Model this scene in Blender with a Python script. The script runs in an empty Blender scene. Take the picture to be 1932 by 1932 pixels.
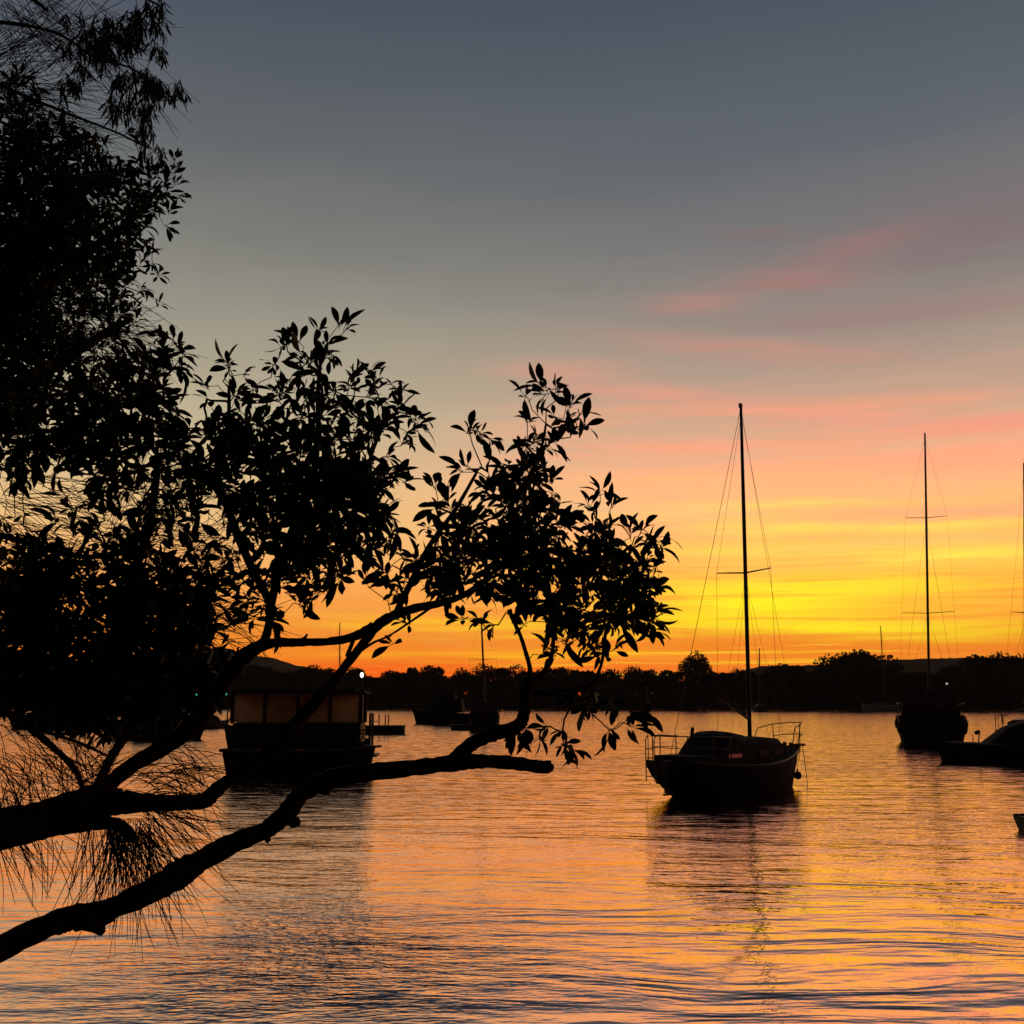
import bpy, math, random
import numpy as np
from mathutils import Vector, Matrix
R = math.radians
rnd = random.Random(7)
sc = bpy.context.scene
COL = sc.collection

# ------------------------------------------------------------------ camera
CAM_H, F_PX, PITCH = 2.7, 2072.0, R(9.7)
cam = bpy.data.cameras.new('camera')
cam.sensor_width = 36; cam.sensor_height = 36
cam.lens = 36 * F_PX / 1932.0
cam.clip_start = 0.05; cam.clip_end = 20000
camo = bpy.data.objects.new('camera', cam); COL.objects.link(camo)
camo.location = (0, 0, CAM_H); camo.rotation_euler = (R(90) + PITCH, 0, 0)
sc.camera = camo

def P(px, py, d):
    """point of the world at forward distance d seen at (px, py)"""
    a = (px - 966) / F_PX; b = (966 - py) / F_PX
    y = math.cos(PITCH) - math.sin(PITCH) * b
    z = math.sin(PITCH) + math.cos(PITCH) * b
    s = d / y
    return Vector((a * s, d, CAM_H + z * s))

# ------------------------------------------------------------------ node helper
class X:
    def __init__(s, t, v): s.t, s.v = t, v
    def _m(s, op, *o):
        n = s.t.nodes.new('ShaderNodeMath'); n.operation = op
        for i, a in enumerate((s,) + o):
            if isinstance(a, X): s.t.links.new(a.v, n.inputs[i])
            else: n.inputs[i].default_value = a
        return X(s.t, n.outputs[0])
    def __add__(s, o): return s._m('ADD', o)
    def __radd__(s, o): return s._m('ADD', o)
    def __sub__(s, o): return s._m('SUBTRACT', o)
    def __rsub__(s, o): return s._m('MULTIPLY', -1.0)._m('ADD', o)
    def __mul__(s, o): return s._m('MULTIPLY', o)
    def __rmul__(s, o): return s._m('MULTIPLY', o)
    def pow(s, o): return s._m('POWER', o)
    def exp(s): return s._m('EXPONENT')
    def abs(s): return s._m('ABSOLUTE')
    def max(s, o): return s._m('MAXIMUM', o)
    def min(s, o): return s._m('MINIMUM', o)
    def ss(s, a, b, lo=0.0, hi=1.0):
        n = s.t.nodes.new('ShaderNodeMapRange'); n.interpolation_type = 'SMOOTHSTEP'
        s.t.links.new(s.v, n.inputs['Value'])
        for k, q in zip(('From Min', 'From Max', 'To Min', 'To Max'), (a, b, lo, hi)): n.inputs[k].default_value = q
        return X(s.t, n.outputs[0])
def comb(t, x, y, z=0.0):
    n = t.nodes.new('ShaderNodeCombineXYZ')
    for i, a in enumerate((x, y, z)):
        if isinstance(a, X): t.links.new(a.v, n.inputs[i])
        else: n.inputs[i].default_value = a
    return n.outputs[0]
def noise(t, vec, scale=1.0, detail=2.0, rough=0.5, dist=0.0):
    n = t.nodes.new('ShaderNodeTexNoise'); n.noise_dimensions = '3D'
    t.links.new(vec, n.inputs['Vector'])
    n.inputs['Scale'].default_value = scale; n.inputs['Detail'].default_value = detail
    n.inputs['Roughness'].default_value = rough; n.inputs['Distortion'].default_value = dist
    return X(t, n.outputs['Fac'])
def lin(c):
    return tuple(((v / 255) / 12.92 if v / 255 < .04045 else ((v / 255 + .055) / 1.055) ** 2.4) for v in c) + (1,)
def mixc(t, fac, a, b, mode='MIX'):
    n = t.nodes.new('ShaderNodeMix'); n.data_type = 'RGBA'; n.blend_type = mode
    if isinstance(fac, X): t.links.new(fac.v, n.inputs[0])
    else: n.inputs[0].default_value = fac
    for sock, c in ((n.inputs[6], a), (n.inputs[7], b)):
        if isinstance(c, tuple): sock.default_value = c
        else: t.links.new(c, sock)
    return n.outputs[2]
def ramp(t, fac, stops):
    n = t.nodes.new('ShaderNodeValToRGB'); cr = n.color_ramp
    while len(cr.elements) < len(stops): cr.elements.new(0.5)
    for e, (p, c) in zip(cr.elements, stops): e.position = p; e.color = lin(c)
    t.links.new(fac.v, n.inputs[0])
    return n.outputs[0]

# ------------------------------------------------------------------ world: dusk sky
SUN_AZ, SUN_EL = R(12), R(0.3)
w = bpy.data.worlds.new('World'); sc.world = w; w.use_nodes = True
T = w.node_tree; T.nodes.clear()
tc = T.nodes.new('ShaderNodeTexCoord')
sp = T.nodes.new('ShaderNodeSeparateXYZ'); T.links.new(tc.outputs['Generated'], sp.inputs[0])
dx, dy, dz = (X(T, sp.outputs[i]) for i in range(3))
el = dz._m('ARCSINE') * (180 / math.pi)
az = dx._m('ARCTAN2', dy) * (180 / math.pi)
wv = comb(T, az * 0.055, el * 0.30)
n1 = noise(T, wv, 1.0, 4, .55)
wv2 = comb(T, az * 0.10, el * 1.5, 5.0)
n2 = noise(T, wv2, 1.0, 5, .6, .3)
elw = el + (n1 - 0.5) * el.ss(2, 16, .5, 2.6)
def E(v): return min(1, max(0, v / 50.0))
elr = elw.max(0) * (1 / 50.0)
SKY_L = [(0.0,(232,66,14)),(1.2,(243,104,22)),(2.4,(245,130,34)),(3.6,(241,143,50)),(6.0,(236,160,84)),(8.8,(222,176,116)),(11.5,(204,176,131)),
         (14.3,(182,168,138)),(19.7,(148,145,132)),(23.5,(124,124,119)),(27.5,(98,103,106)),(34,(76,84,97)),(50,(54,62,80))]
SKY_R = [(0.0,(230,88,22)),(1.6,(238,112,28)),(3.2,(244,138,36)),(5.5,(250,164,62)),(8.0,(252,180,92)),(10.0,(252,178,116)),(12.0,(236,166,128)),
         (14.0,(206,160,132)),(16.5,(174,151,134)),(20.0,(144,135,128)),(23.0,(120,119,119)),(27.5,(96,102,109)),(34,(76,85,97)),(50,(54,62,80))]
def rr(st): return ramp(T, elr, [(E(a), c) for a, c in st])
c = mixc(T, az.ss(-14, 16), rr(SKY_L), rr(SKY_R))
def px2a(px, py):
    v = P(px, py, 1) - Vector((0, 0, CAM_H)); v.normalize()
    return math.degrees(math.atan2(v.x, v.y)), math.degrees(math.asin(v.z))
azw = az + (n2 - 0.5) * 4
elb = el + (n1 - 0.5) * 0.5 + (n2 - 0.5) * 0.9
def blob(cur, px, py, hw, hh, col, amt, slope=0.0, streak=0.6):
    a0, e0 = px2a(px, py)
    u = (azw - a0); v = (elb - e0) + u * slope
    q = (u * (36.0 / hw)).pow(2) + (v * (36.0 / hh)).pow(2)
    g = (q * -1.0).exp() * amt
    if streak: g = g * (n2.ss(.35, .62, 1 - streak, 1.0))
    return mixc(T, g.min(1.0), cur, lin(col))
PK = (238, 148, 128)
for px, py, hw, hh, col, amt, sl, stk in [
    (1850, 430, 230, 80, (128,110,112), .75, 0, .2), (1600, 470, 120, 24, (158,118,114), .85, -.12, .35), (1430, 440, 90, 12, (132,112,112), .7, .1, .3), (1500, 530, 130, 22, (168,122,116), .8, .05, .2),
    (1310, 572, 90, 18, (182,134,122), .8, .02, .2), (1700, 590, 300, 22, (158,122,118), .6, .03, .3), (1440, 660, 260, 20, (198,142,126), .8, .14, .3),
    (1075, 702, 130, 24, (206,152,130), .85, .03, .2), (1250, 742, 190, 13, (222,152,130), .8, .10, .3), (1520, 782, 190, 14, (236,152,128), .85, .08, .3),
    (1850, 800, 180, 14, (240,146,122), .9, 0, .3), (1330, 842, 230, 12, (240,158,124), .8, .05, .4), (1780, 860, 320, 24, (254,160,120), .85, .04, .3),
    (1300, 905, 330, 16, (254,176,116), .7, .02, .3), (1650, 920, 320, 14, (254,176,116), .6, .05, .4), (1500, 818, 240, 10, (206,164,132), .6, .06, .3),
    (1450, 955, 240, 9, (254,206,96), .8, 0, .4), (1600, 990, 330, 13, (255,216,84), .9, .03, .5), (1400, 1040, 170, 16, (254,206,84), .7, 0, .5),
    (1750, 1045, 260, 22, (255,224,80), .9, .02, .5), (1430, 1075, 170, 14, (252,178,88), .8, 0, .3), (1560, 1106, 270, 26, (255,232,40), .8, .02, .45),
    (1450, 1140, 230, 28, (255,240,26), .95, .04, .35), (1600, 1182, 330, 17, (255,238,30), 1.0, .035, .35), (1380, 1170, 180, 14, (255,222,24), .9, .03, .4),
    (1000, 1182, 260, 12, (255,206,36), .95, .04, .5), (760, 1180, 160, 12, (255,186,40), .7, .02, .5), (900, 1237, 240, 7, (255,176,34), .9, .015, .3),
    (1120, 1232, 160, 9, (255,190,30), .8, 0, .5), (840, 1208, 150, 9, (240,146,52), .7, .1, .2), (1500, 1250, 500, 14, (250,150,40), .6, 0, .3),
    (1850, 1150, 200, 30, (253,190,60), .6, 0, .5), (700, 1268, 330, 10, (250,84,14), .8, 0, .2), (1240, 1270, 300, 9, (246,110,26), .7, 0, .2)]:
    c = blob(c, px, py, hw, hh, col, amt, sl, stk)
n3 = noise(T, comb(T, az * 0.05 + el * 0.02, el * 0.85, 11.0), 1.0, 3, .55)
band = el.ss(6.5, 9) * el.ss(17, 13.5) * az.ss(-8, 8)
c = mixc(T, band * n3.ss(.48, .66) * .55, c, lin((246, 158, 120)))
c = mixc(T, band * n3.ss(.47, .30) * .40, c, lin((204, 172, 136)))
n4 = noise(T, comb(T, az * 0.11 + el * 0.05, el * 3.6, 21.0), 1.0, 4, .6, .4)
low = el.ss(0.2, 1.0) * el.ss(8.5, 5.0)
c = mixc(T, low * n4.ss(.52, .64) * az.ss(-6, 10, .10, .6) * az.ss(25, 15, .35, 1.0), c, lin((255, 214, 44)))
c = mixc(T, low * n4.ss(.47, .36) * .55, c, lin((243, 146, 44)))
# the eastern sky behind the viewer is already dark
ca = (az - 8.0)._m('RADIANS')._m('COSINE')
back = ca.ss(-0.4, 0.8, 0.02, 1.0)
high = el.ss(28, 75, 0.0, 1.0)

bk = back * (1 - high) + high * 0.10
gnd = el.ss(-1.5, -0.05)
m = T.nodes.new('ShaderNodeVectorMath'); m.operation = 'SCALE'
T.links.new(c, m.inputs[0]); T.links.new((bk * (gnd * 0.94 + 0.06) * el.ss(23, 5, 1.04, 1.34)).v, m.inputs['Scale'])
sky = T.nodes.new('ShaderNodeTexSky'); sky.sky_type = 'NISHITA'; sky.sun_disc = False
sky.sun_elevation = SUN_EL; sky.sun_rotation = SUN_AZ
bg1 = T.nodes.new('ShaderNodeBackground'); T.links.new(m.outputs[0], bg1.inputs[0]); bg1.inputs[1].default_value = 1.0
bg2 = T.nodes.new('ShaderNodeBackground'); T.links.new(sky.outputs[0], bg2.inputs[0]); bg2.inputs[1].default_value = 0.004
ad = T.nodes.new('ShaderNodeAddShader'); T.links.new(bg1.outputs[0], ad.inputs[0]); T.links.new(bg2.outputs[0], ad.inputs[1])
wo = T.nodes.new('ShaderNodeOutputWorld'); T.links.new(ad.outputs[0], wo.inputs[0])
w.cycles.sampling_method = 'MANUAL'; w.cycles.sample_map_resolution = 512

sl = bpy.data.lights.new('sun', 'SUN'); sl.energy = 0.04; sl.angle = R(3); sl.color = (1, .5, .2)
so = bpy.data.objects.new('sun', sl); COL.objects.link(so)
sd = Vector((math.sin(SUN_AZ) * math.cos(SUN_EL), math.cos(SUN_AZ) * math.cos(SUN_EL), math.sin(SUN_EL)))
so.rotation_euler = sd.to_track_quat('Z', 'Y').to_euler(); so.location = (0, 0, 60)

vs = sc.view_settings
vs.view_transform = 'Standard'; vs.look = 'None'; vs.exposure = 0; vs.gamma = 1; vs.use_curve_mapping = False
sc.cycles.max_bounces = 6; sc.cycles.transparent_max_bounces = 8; sc.cycles.caustics_reflective = False
sc.cycles.caustics_refractive = False

# ------------------------------------------------------------------ materials
def mat(name, col, rough=.6, metal=0.0, var=.3, scale=8.0, bump=0.0, spec=.3):
    m = bpy.data.materials.new(name); m.use_nodes = True; t = m.node_tree
    b = t.nodes['Principled BSDF']
    tcn = t.nodes.new('ShaderNodeTexCoord')
    n = noise(t, tcn.outputs['Object'], scale, 4, .6)
    cc = mixc(t, n.ss(.3, .7), tuple(v * (1 - var) for v in col) + (1,), tuple(min(1, v * (1 + var)) for v in col) + (1,))
    t.links.new(cc, b.inputs['Base Color'])
    b.inputs['Roughness'].default_value = rough; b.inputs['Metallic'].default_value = metal
    b.inputs['Specular IOR Level'].default_value = spec
    if bump:
        bn = t.nodes.new('ShaderNodeBump'); bn.inputs['Strength'].default_value = bump; bn.inputs['Distance'].default_value = .01
        t.links.new(n.v, bn.inputs['Height']); t.links.new(bn.outputs[0], b.inputs['Normal'])
    return m
def emis(name, col, s):
    m = bpy.data.materials.new(name); m.use_nodes = True; b = m.node_tree.nodes['Principled BSDF']
    b.inputs['Base Color'].default_value = tuple(col) + (1,)
    b.inputs['Emission Color'].default_value = tuple(col) + (1,); b.inputs['Emission Strength'].default_value = s
    return m
M = dict(
    bark=mat('bark', (.05, .035, .025), .9, var=.5, scale=30, bump=.6, spec=.1),
    leaf=mat('leaf', (.035, .05, .02), .6, var=.4, scale=3, spec=.15),
    needle=mat('needle', (.06, .05, .025), .8, var=.4, scale=4, spec=.1),
    farleaf=mat('far_foliage', (.045, .036, .022), .9, var=.5, scale=.3, spec=0),
    land=mat('land', (.04, .035, .025), .95, var=.4, scale=.05, spec=0),
    mud=mat('mud', (.07, .055, .04), .9, var=.5, scale=2, bump=.5, spec=.1),
    hill=mat('hill_woods', (.05, .05, .035), .95, var=.4, scale=.01, spec=0),
    white=mat('gelcoat', (.16, .16, .17), .4, var=.12, scale=2),
    navy=mat('dark_gelcoat', (.025, .028, .038), .75, var=.2, scale=2),
    dark=mat('dark_paint', (.03, .03, .03), .6, var=.3, scale=3),
    wood=mat('varnished_wood', (.12, .06, .03), .5, var=.4, scale=12),
    alu=mat('anodised_mast', (.10, .09, .085), .4, .6, var=.2, scale=3),
    steel=mat('stainless_rail', (.10, .10, .10), .5, .5, var=.1, scale=5),
    wire=mat('rigging_wire', (.10, .10, .10), .5, .4, var=.1, scale=5),
    canvas=mat('canvas', (.03, .035, .045), .9, var=.3, scale=6),
    glass=mat('dark_glass', (.015, .017, .02), .25, var=.2, scale=2, spec=.2),
    rubber=mat('rubber', (.02, .02, .02), .8, var=.2, scale=4),
    antifoul=mat('antifoul', (.06, .02, .015), .8, var=.3, scale=5),
)
M['lamp'] = emis('lamp_glass', (.86, 1, .92), 2.2); M['green'] = emis('green_lamp', (.05, .75, .5), 1.0)
M['lampw'] = emis('white_lamp', (.85, .85, .8), .4); M['sunset_pane'] = emis('sunset_glow_pane', (.36, .05, .045), .22)  # the red pane's emission stands in for sunset light, no lamp behind it
def vinyl():
    m = bpy.data.materials.new('clear_vinyl'); m.use_nodes = True; t = m.node_tree; t.nodes.clear()
    tr = t.nodes.new('ShaderNodeBsdfTranslucent'); tn = t.nodes.new('ShaderNodeBsdfTransparent'); gl = t.nodes.new('ShaderNodeBsdfGlossy')
    tcn = t.nodes.new('ShaderNodeTexCoord'); n = noise(t, tcn.outputs['Object'], 1.6, 3, .6)
    t.links.new(mixc(t, n.ss(.3, .7), (.46, .36, .32, 1), (.62, .49, .43, 1)), tr.inputs[0])
    tn.inputs[0].default_value = (.9, .85, .8, 1); gl.inputs['Roughness'].default_value = .25
    a = t.nodes.new('ShaderNodeMixShader'); a.inputs[0].default_value = .10
    t.links.new(tr.outputs[0], a.inputs[1]); t.links.new(tn.outputs[0], a.inputs[2])
    b = t.nodes.new('ShaderNodeMixShader'); b.inputs[0].default_value = .05
    t.links.new(a.outputs[0], b.inputs[1]); t.links.new(gl.outputs[0], b.inputs[2])
    o = t.nodes.new('ShaderNodeOutputMaterial'); t.links.new(b.outputs[0], o.inputs[0])
    return m
M['vinyl'] = vinyl()
M['navy'].node_tree.nodes['Principled BSDF'].inputs['Specular IOR Level'].default_value = .1
M['greyhull'] = mat('grey_gelcoat', (.03, .03, .034), .8, var=.2, scale=3, spec=.1)
M['smoke'] = mat('smoked_panel', (.10, .07, .07), .3, var=.3, scale=3)

# ------------------------------------------------------------------ mesh builder
class MB:
    def __init__(s, org=(0, 0, 0), rz=0.0):
        s.v, s.f = [], []; s.org = Vector(org); s.rz = rz
    def add(s, vs, fs):
        o = len(s.v); s.v += [tuple(p) for p in vs]; s.f += [tuple(i + o for i in f) for f in fs]; return s
    def box(s, c, d, rx=0, ry=0, rz=0, taper=0.0):
        hx, hy, hz = d[0] / 2, d[1] / 2, d[2] / 2
        m = Matrix.Rotation(rz, 3, 'Z') @ Matrix.Rotation(ry, 3, 'Y') @ Matrix.Rotation(rx, 3, 'X')
        vs = []
        for z in (-1, 1):
            k = 1 - taper * (z > 0)
            for x, y in ((-1, -1), (1, -1), (1, 1), (-1, 1)):
                vs.append(Vector(c) + m @ Vector((x * hx * k, y * hy * k, z * hz)))
        return s.add(vs, [(3, 2, 1, 0), (4, 5, 6, 7), (0, 1, 5, 4), (1, 2, 6, 5), (2, 3, 7, 6), (3, 0, 4, 7)])
    def tube(s, pts, rad, n=6, cap=True):
        pts = [Vector(p) for p in pts]
        if not hasattr(rad, '__len__'): rad = [rad] * len(pts)
        vs, fs = [], []; pn = None
        for i, p in enumerate(pts):
            t = (pts[min(i + 1, len(pts) - 1)] - pts[max(i - 1, 0)])
            if t.length < 1e-9: t = Vector((0, 0, 1))
            t.normalize()
            if pn is None: pn = t.orthogonal().normalized()
            else:
                pn = pn - t * pn.dot(t)
                pn = pn.normalized() if pn.length > 1e-6 else t.orthogonal().normalized()
            b = t.cross(pn)
            for k in range(n):
                a = 2 * math.pi * k / n
                vs.append(p + (pn * math.cos(a) + b * math.sin(a)) * rad[i])
        for i in range(len(pts) - 1):
            for k in range(n):
                fs.append((i * n + k, i * n + (k + 1) % n, (i + 1) * n + (k + 1) % n, (i + 1) * n + k))
        if cap and n > 2:
            fs.append(tuple(range(n))[::-1]); fs.append(tuple((len(pts) - 1) * n + k for k in range(n)))
        return s.add(vs, fs)
    def loft(s, rings, close=True, cap=True):
        n = len(rings[0]); vs = [p for r in rings for p in r]; fs = []
        for i in range(len(rings) - 1):
            for k in range(n if close else n - 1):
                fs.append((i * n + k, i * n + (k + 1) % n, (i + 1) * n + (k + 1) % n, (i + 1) * n + k))
        if cap: fs.append(tuple(range(n))[::-1]); fs.append(tuple((len(rings) - 1) * n + k for k in range(n)))
        return s.add(vs, fs)
    def ball(s, c, r, n=8, sq=(1, 1, 1)):
        rings = []
        for i in range(1, n):
            a = math.pi * i / n
            rings.append([(c[0] + r * sq[0] * math.sin(a) * math.cos(2 * math.pi * k / n), c[1] + r * sq[1] * math.sin(a) * math.sin(2 * math.pi * k / n), c[2] + r * sq[2] * math.cos(a)) for k in range(n)])
        return s.loft(rings)
    def build(s, name, m, parent=None, smooth=False):
        me = bpy.data.meshes.new(name)
        me.from_pydata(s.v, [], s.f); me.materials.append(m)
        if smooth: me.polygons.foreach_set('use_smooth', [True] * len(me.polygons))
        me.update()
        o = bpy.data.objects.new(name, me); COL.objects.link(o)
        if parent: o.parent = parent
        return o
def fastmesh(name, V, Fc, m, parent=None):
    """V (n,3), Fc (m,k) all the same size"""
    me = bpy.data.meshes.new(name)
    k = Fc.shape[1]
    me.vertices.add(len(V)); me.vertices.foreach_set('co', V.astype(np.float32).ravel())
    me.loops.add(Fc.size); me.loops.foreach_set('vertex_index', Fc.astype(np.int32).ravel())
    me.polygons.add(len(Fc)); me.polygons.foreach_set('loop_start', np.arange(0, Fc.size, k, dtype=np.int32))
    me.update(calc_edges=True); me.materials.append(m)
    o = bpy.data.objects.new(name, me); COL.objects.link(o)
    if parent: o.parent = parent
    return o
def tag(o, label=None, cat=None, group=None, kind=None):
    for k, v in (('label', label), ('category', cat), ('group', group), ('kind', kind)):
        if v: o[k] = v
    return o
def empty(name, loc, rz=0.0):
    o = bpy.data.objects.new(name, None); COL.objects.link(o); o.location = loc; o.rotation_euler = (0, 0, rz)
    o.empty_display_size = .2
    return o
def local(root, p):
    return Matrix.Rotation(-root.rotation_euler.z, 3, 'Z') @ (Vector(p) - Vector(root.location))

#SETTING
# ------------------------------------------------------------------ water, land, hills
def water_mat():
    m = bpy.data.materials.new('water'); m.use_nodes = True; t = m.node_tree; t.nodes.clear()
    g = t.nodes.new('ShaderNodeNewGeometry'); s3 = t.nodes.new('ShaderNodeSeparateXYZ'); t.links.new(g.outputs['Position'], s3.inputs[0])
    x, y = X(t, s3.outputs[0]), X(t, s3.outputs[1])
    warp = noise(t, comb(t, x * .15, y * .25), 1, 2)
    yy = y + (warp - .5) * 3.0 + x * 0.06
    a = noise(t, comb(t, x * .22, yy * .75, 1.0), 1, 2, .5)
    b = noise(t, comb(t, x * .75, yy * 2.6, 4.0), 1, 2, .5)
    cc = noise(t, comb(t, x * 3.2, y * 8.5, 7.0), 1, 2, .6)
    fine = noise(t, comb(t, x * 13.0, y * 20.0, 9.0), 1, 1, .5)
    # cat's paw of wind left of the middle, and patches elsewhere
    ex = (x + 1.9) * (1 / 1.9); ey = (y - 11.9) * (1 / 2.3)
    paw = ((ex.pow(2) + ey.pow(2)) * -1.0).exp()
    gust = noise(t, comb(t, x * .12, y * .10, 3.0), 1, 3, .6).ss(.42, .68)
    near = y.ss(9, 20, 1.0, 0.0)
    right = x.ss(-3, 2)
    big = near * (right * .8 + .2) * 1.0 + .5
    h = a * (big * .15) + b * ((near * (right * .050 + .022)) + .030) + cc * ((paw * .075 + gust * .007) + .010) + fine * (paw * .010 + .0022)
    bn = t.nodes.new('ShaderNodeBump'); bn.inputs['Strength'].default_value = 1; bn.inputs['Distance'].default_value = 1.0
    t.links.new(h.v, bn.inputs['Height'])
    # small ripples as slopes (a bump node would smooth them away in the distance)
    sn = t.nodes.new('ShaderNodeTexNoise'); sn.noise_dimensions = '2D'; sn.inputs['Scale'].default_value = 1; sn.inputs['Detail'].default_value = 2
    t.links.new(comb(t, x * 1.6, y * 3.6, 0.0), sn.inputs['Vector'])
    cs = t.nodes.new('ShaderNodeSeparateColor'); t.links.new(sn.outputs['Color'], cs.inputs[0])
    far = y.ss(14, 45, 0.0, 1.0)
    amp = (far * .22 + .085) * (gust * .5 + .75)
    add = t.nodes.new('ShaderNodeVectorMath'); add.operation = 'ADD'
    t.links.new(bn.outputs[0], add.inputs[0])
    t.links.new(comb(t, (X(t, cs.outputs[0]) - .5) * amp * .35, (X(t, cs.outputs[1]) - .5) * amp - y.ss(25, 90, .006, .022) - paw * (X(t, cs.outputs[2]) - .30).max(0) * .9), add.inputs[1])
    nn = t.nodes.new('ShaderNodeVectorMath'); nn.operation = 'NORMALIZE'; t.links.new(add.outputs[0], nn.inputs[0])
    sy = t.nodes.new('ShaderNodeSeparateXYZ'); t.links.new(nn.outputs[0], sy.inputs[0])
    # facets leaning away from a low viewpoint hide behind the crests
    cy = X(t, sy.outputs[1]).min(.045)
    n2_ = t.nodes.new('ShaderNodeVectorMath'); n2_.operation = 'NORMALIZE'
    t.links.new(comb(t, X(t, sy.outputs[0]), cy, X(t, sy.outputs[2])), n2_.inputs[0])
    bn = n2_
    lw = t.nodes.new('ShaderNodeLayerWeight'); lw.inputs['Blend'].default_value = .5; t.links.new(bn.outputs[0], lw.inputs['Normal'])
    fac = X(t, lw.outputs['Facing']).pow(1.6) * .40 + .60
    gl = t.nodes.new('ShaderNodeBsdfGlossy'); gl.inputs['Color'].default_value = (1, .725, .64, 1); gl.inputs['Roughness'].default_value = .05
    df = t.nodes.new('ShaderNodeBsdfDiffuse'); df.inputs['Color'].default_value = (.02, .028, .03, 1)
    for q in (gl, df): t.links.new(bn.outputs[0], q.inputs['Normal'])
    mx = t.nodes.new('ShaderNodeMixShader'); t.links.new(fac.v, mx.inputs[0]); t.links.new(df.outputs[0], mx.inputs[1]); t.links.new(gl.outputs[0], mx.inputs[2])
    o = t.nodes.new('ShaderNodeOutputMaterial'); t.links.new(mx.outputs[0], o.inputs[0])
    return m
o = MB().add([(-1900, -60, 0), (1900, -60, 0), (1900, 600, 0), (-1900, 600, 0)], [(0, 1, 2, 3)]).build('water', water_mat())
tag(o, kind='structure')

def shore_y(X_):   # waterline of the far shore
    t = max(-1.5, min(1.5, X_ / 150.0))
    return 312 - 36 * t + 4 * math.sin(X_ * .06)
def far_land():
    b = MB(); xs = list(range(-1600, 1601, 20)); rows = [(-6, -1.2), (0, .15), (6, .9), (40, 1.5), (300, 3), (1600, 6)]
    vs = [(x, shore_y(x) + dy_, z) for dy_, z in rows for x in xs]; n = len(xs)
    b.add(vs, [(i * n + k, i * n + k + 1, (i + 1) * n + k + 1, (i + 1) * n + k) for i in range(len(rows) - 1) for k in range(n - 1)])
    tag(b.build('far_shore', M['land']), kind='structure')
far_land()
def hill(pts, d, depth, seed):
    r = random.Random(seed); b = MB(); n = len(pts); fr, tp, bk = [], [], []
    xs = np.linspace(pts[0][0], pts[-1][0], 160); ys = np.interp(xs, [p[0] for p in pts], [p[1] for p in pts])
    for x, y in zip(xs, ys):
        q = P(x, y + r.uniform(-.8, .8), d); fr.append((q.x * .97, d - depth, 2)); tp.append(q); bk.append((q.x * 1.05, d + depth, 2))
    b.loft([fr, tp, bk], close=False, cap=False)
    tag(b.build('hills', M['hill']), kind='structure')
hill([(-500, 1300), (100, 1262), (300, 1228), (420, 1222), (480, 1236), (520, 1243), (560, 1256), (620, 1266), (800, 1300)], 1500, 300, 1)
hill([(1250, 1292), (1400, 1266), (1440, 1256), (1500, 1256), (1580, 1252), (1640, 1246), (1740, 1243), (1840, 1240), (1932, 1242), (2100, 1236), (2500, 1280)], 1200, 250, 2)

def bank():
    b = MB(); xs = np.linspace(-16, 14, 61); ys = np.linspace(-14, 12, 53)
    r = random.Random(3); vs = []
    for y in ys:
        for x in xs:
            edge = 4.2 + 2.0 / (1 + math.exp((x + 2.2) * 2)) + 4.8 / (1 + math.exp(min(40, (x + 6.0) * 3))) + .4 * math.sin(x * 1.3)
            t = max(0, min(1, (edge - y) / 3.2)); t = t * t * (3 - 2 * t)
            vs.append((x, y, -0.5 + 1.65 * t + r.uniform(-.03, .03)))
    n = len(xs); b.add(vs, [(i * n + k, i * n + k + 1, (i + 1) * n + k + 1, (i + 1) * n + k) for i in range(len(ys) - 1) for k in range(n - 1)])
    tag(b.build('ground', M['mud'], smooth=True), kind='structure')
bank()

# ------------------------------------------------------------------ far shore trees
def crown_arrays(seed, w, h, tall, n=900):
    """leaf clumps through several lobes, quads of .3-.7 m"""
    r = np.random.RandomState(seed); Vs = []
    k = r.randint(5, 9)
    lob = [(r.uniform(-.32, .32) * w, r.uniform(-.3, .3) * w, h * (tall + (1 - tall) * r.uniform(.15, .85)), r.uniform(.16, .3) * w) for _ in range(k)]
    for _ in range(n):
        cx, cy, cz, cr = lob[r.randint(k)]
        d = r.normal(size=3); d /= np.linalg.norm(d); rad = cr * r.uniform(.3, 1.08) ** .6
        p = np.array([cx, cy, cz]) + d * rad * np.array([1, 1, .62])
        s_ = r.uniform(.16, .42); a = r.normal(size=3); a /= np.linalg.norm(a); b = np.cross(a, r.normal(size=3)); b /= np.linalg.norm(b)
        Vs += [p - a * s_, p - b * s_ * .6, p + a * s_, p + b * s_ * .6]
    V = np.array(Vs); return V, np.arange(len(V)).reshape(-1, 4), lob
FARV = []
def make_far(kind, seed, w, h, tall):
    root = empty('shore_tree', (0, 0, 0))
    V, Fc, lob = crown_arrays(seed, w, h, tall, 2600)
    fastmesh('crown', V, Fc, M['farleaf'], root)
    b = MB(); b.tube([(0, 0, -.6), (.15, 0, h * .3), (0, .1, h * .62)], [.32, .24, .13], 6)
    for cx, cy, cz, cr in lob: b.tube([(.1, 0, h * .3), (cx * .5, cy * .5, cz * .75), (cx, cy, cz)], [.14, .1, .04], 4)
    b.build('trunk', M['bark'], root)
    return root
def copy_tree(o, parent=None):
    c_ = o.copy(); COL.objects.link(c_); c_.parent = parent
    for ch in list(o.children): copy_tree(ch, c_)
    return c_
FAR = [(12, 9.5, .35), (10, 10.5, .4), (9, 9, .3), (13, 8.5, .3), (7, 11, .35), (11, 11.5, .5)]
protos = [make_far(i, 40 + i, *f) for i, f in enumerate(FAR)]
used = [False] * len(FAR)
rf = random.Random(11)
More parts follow.
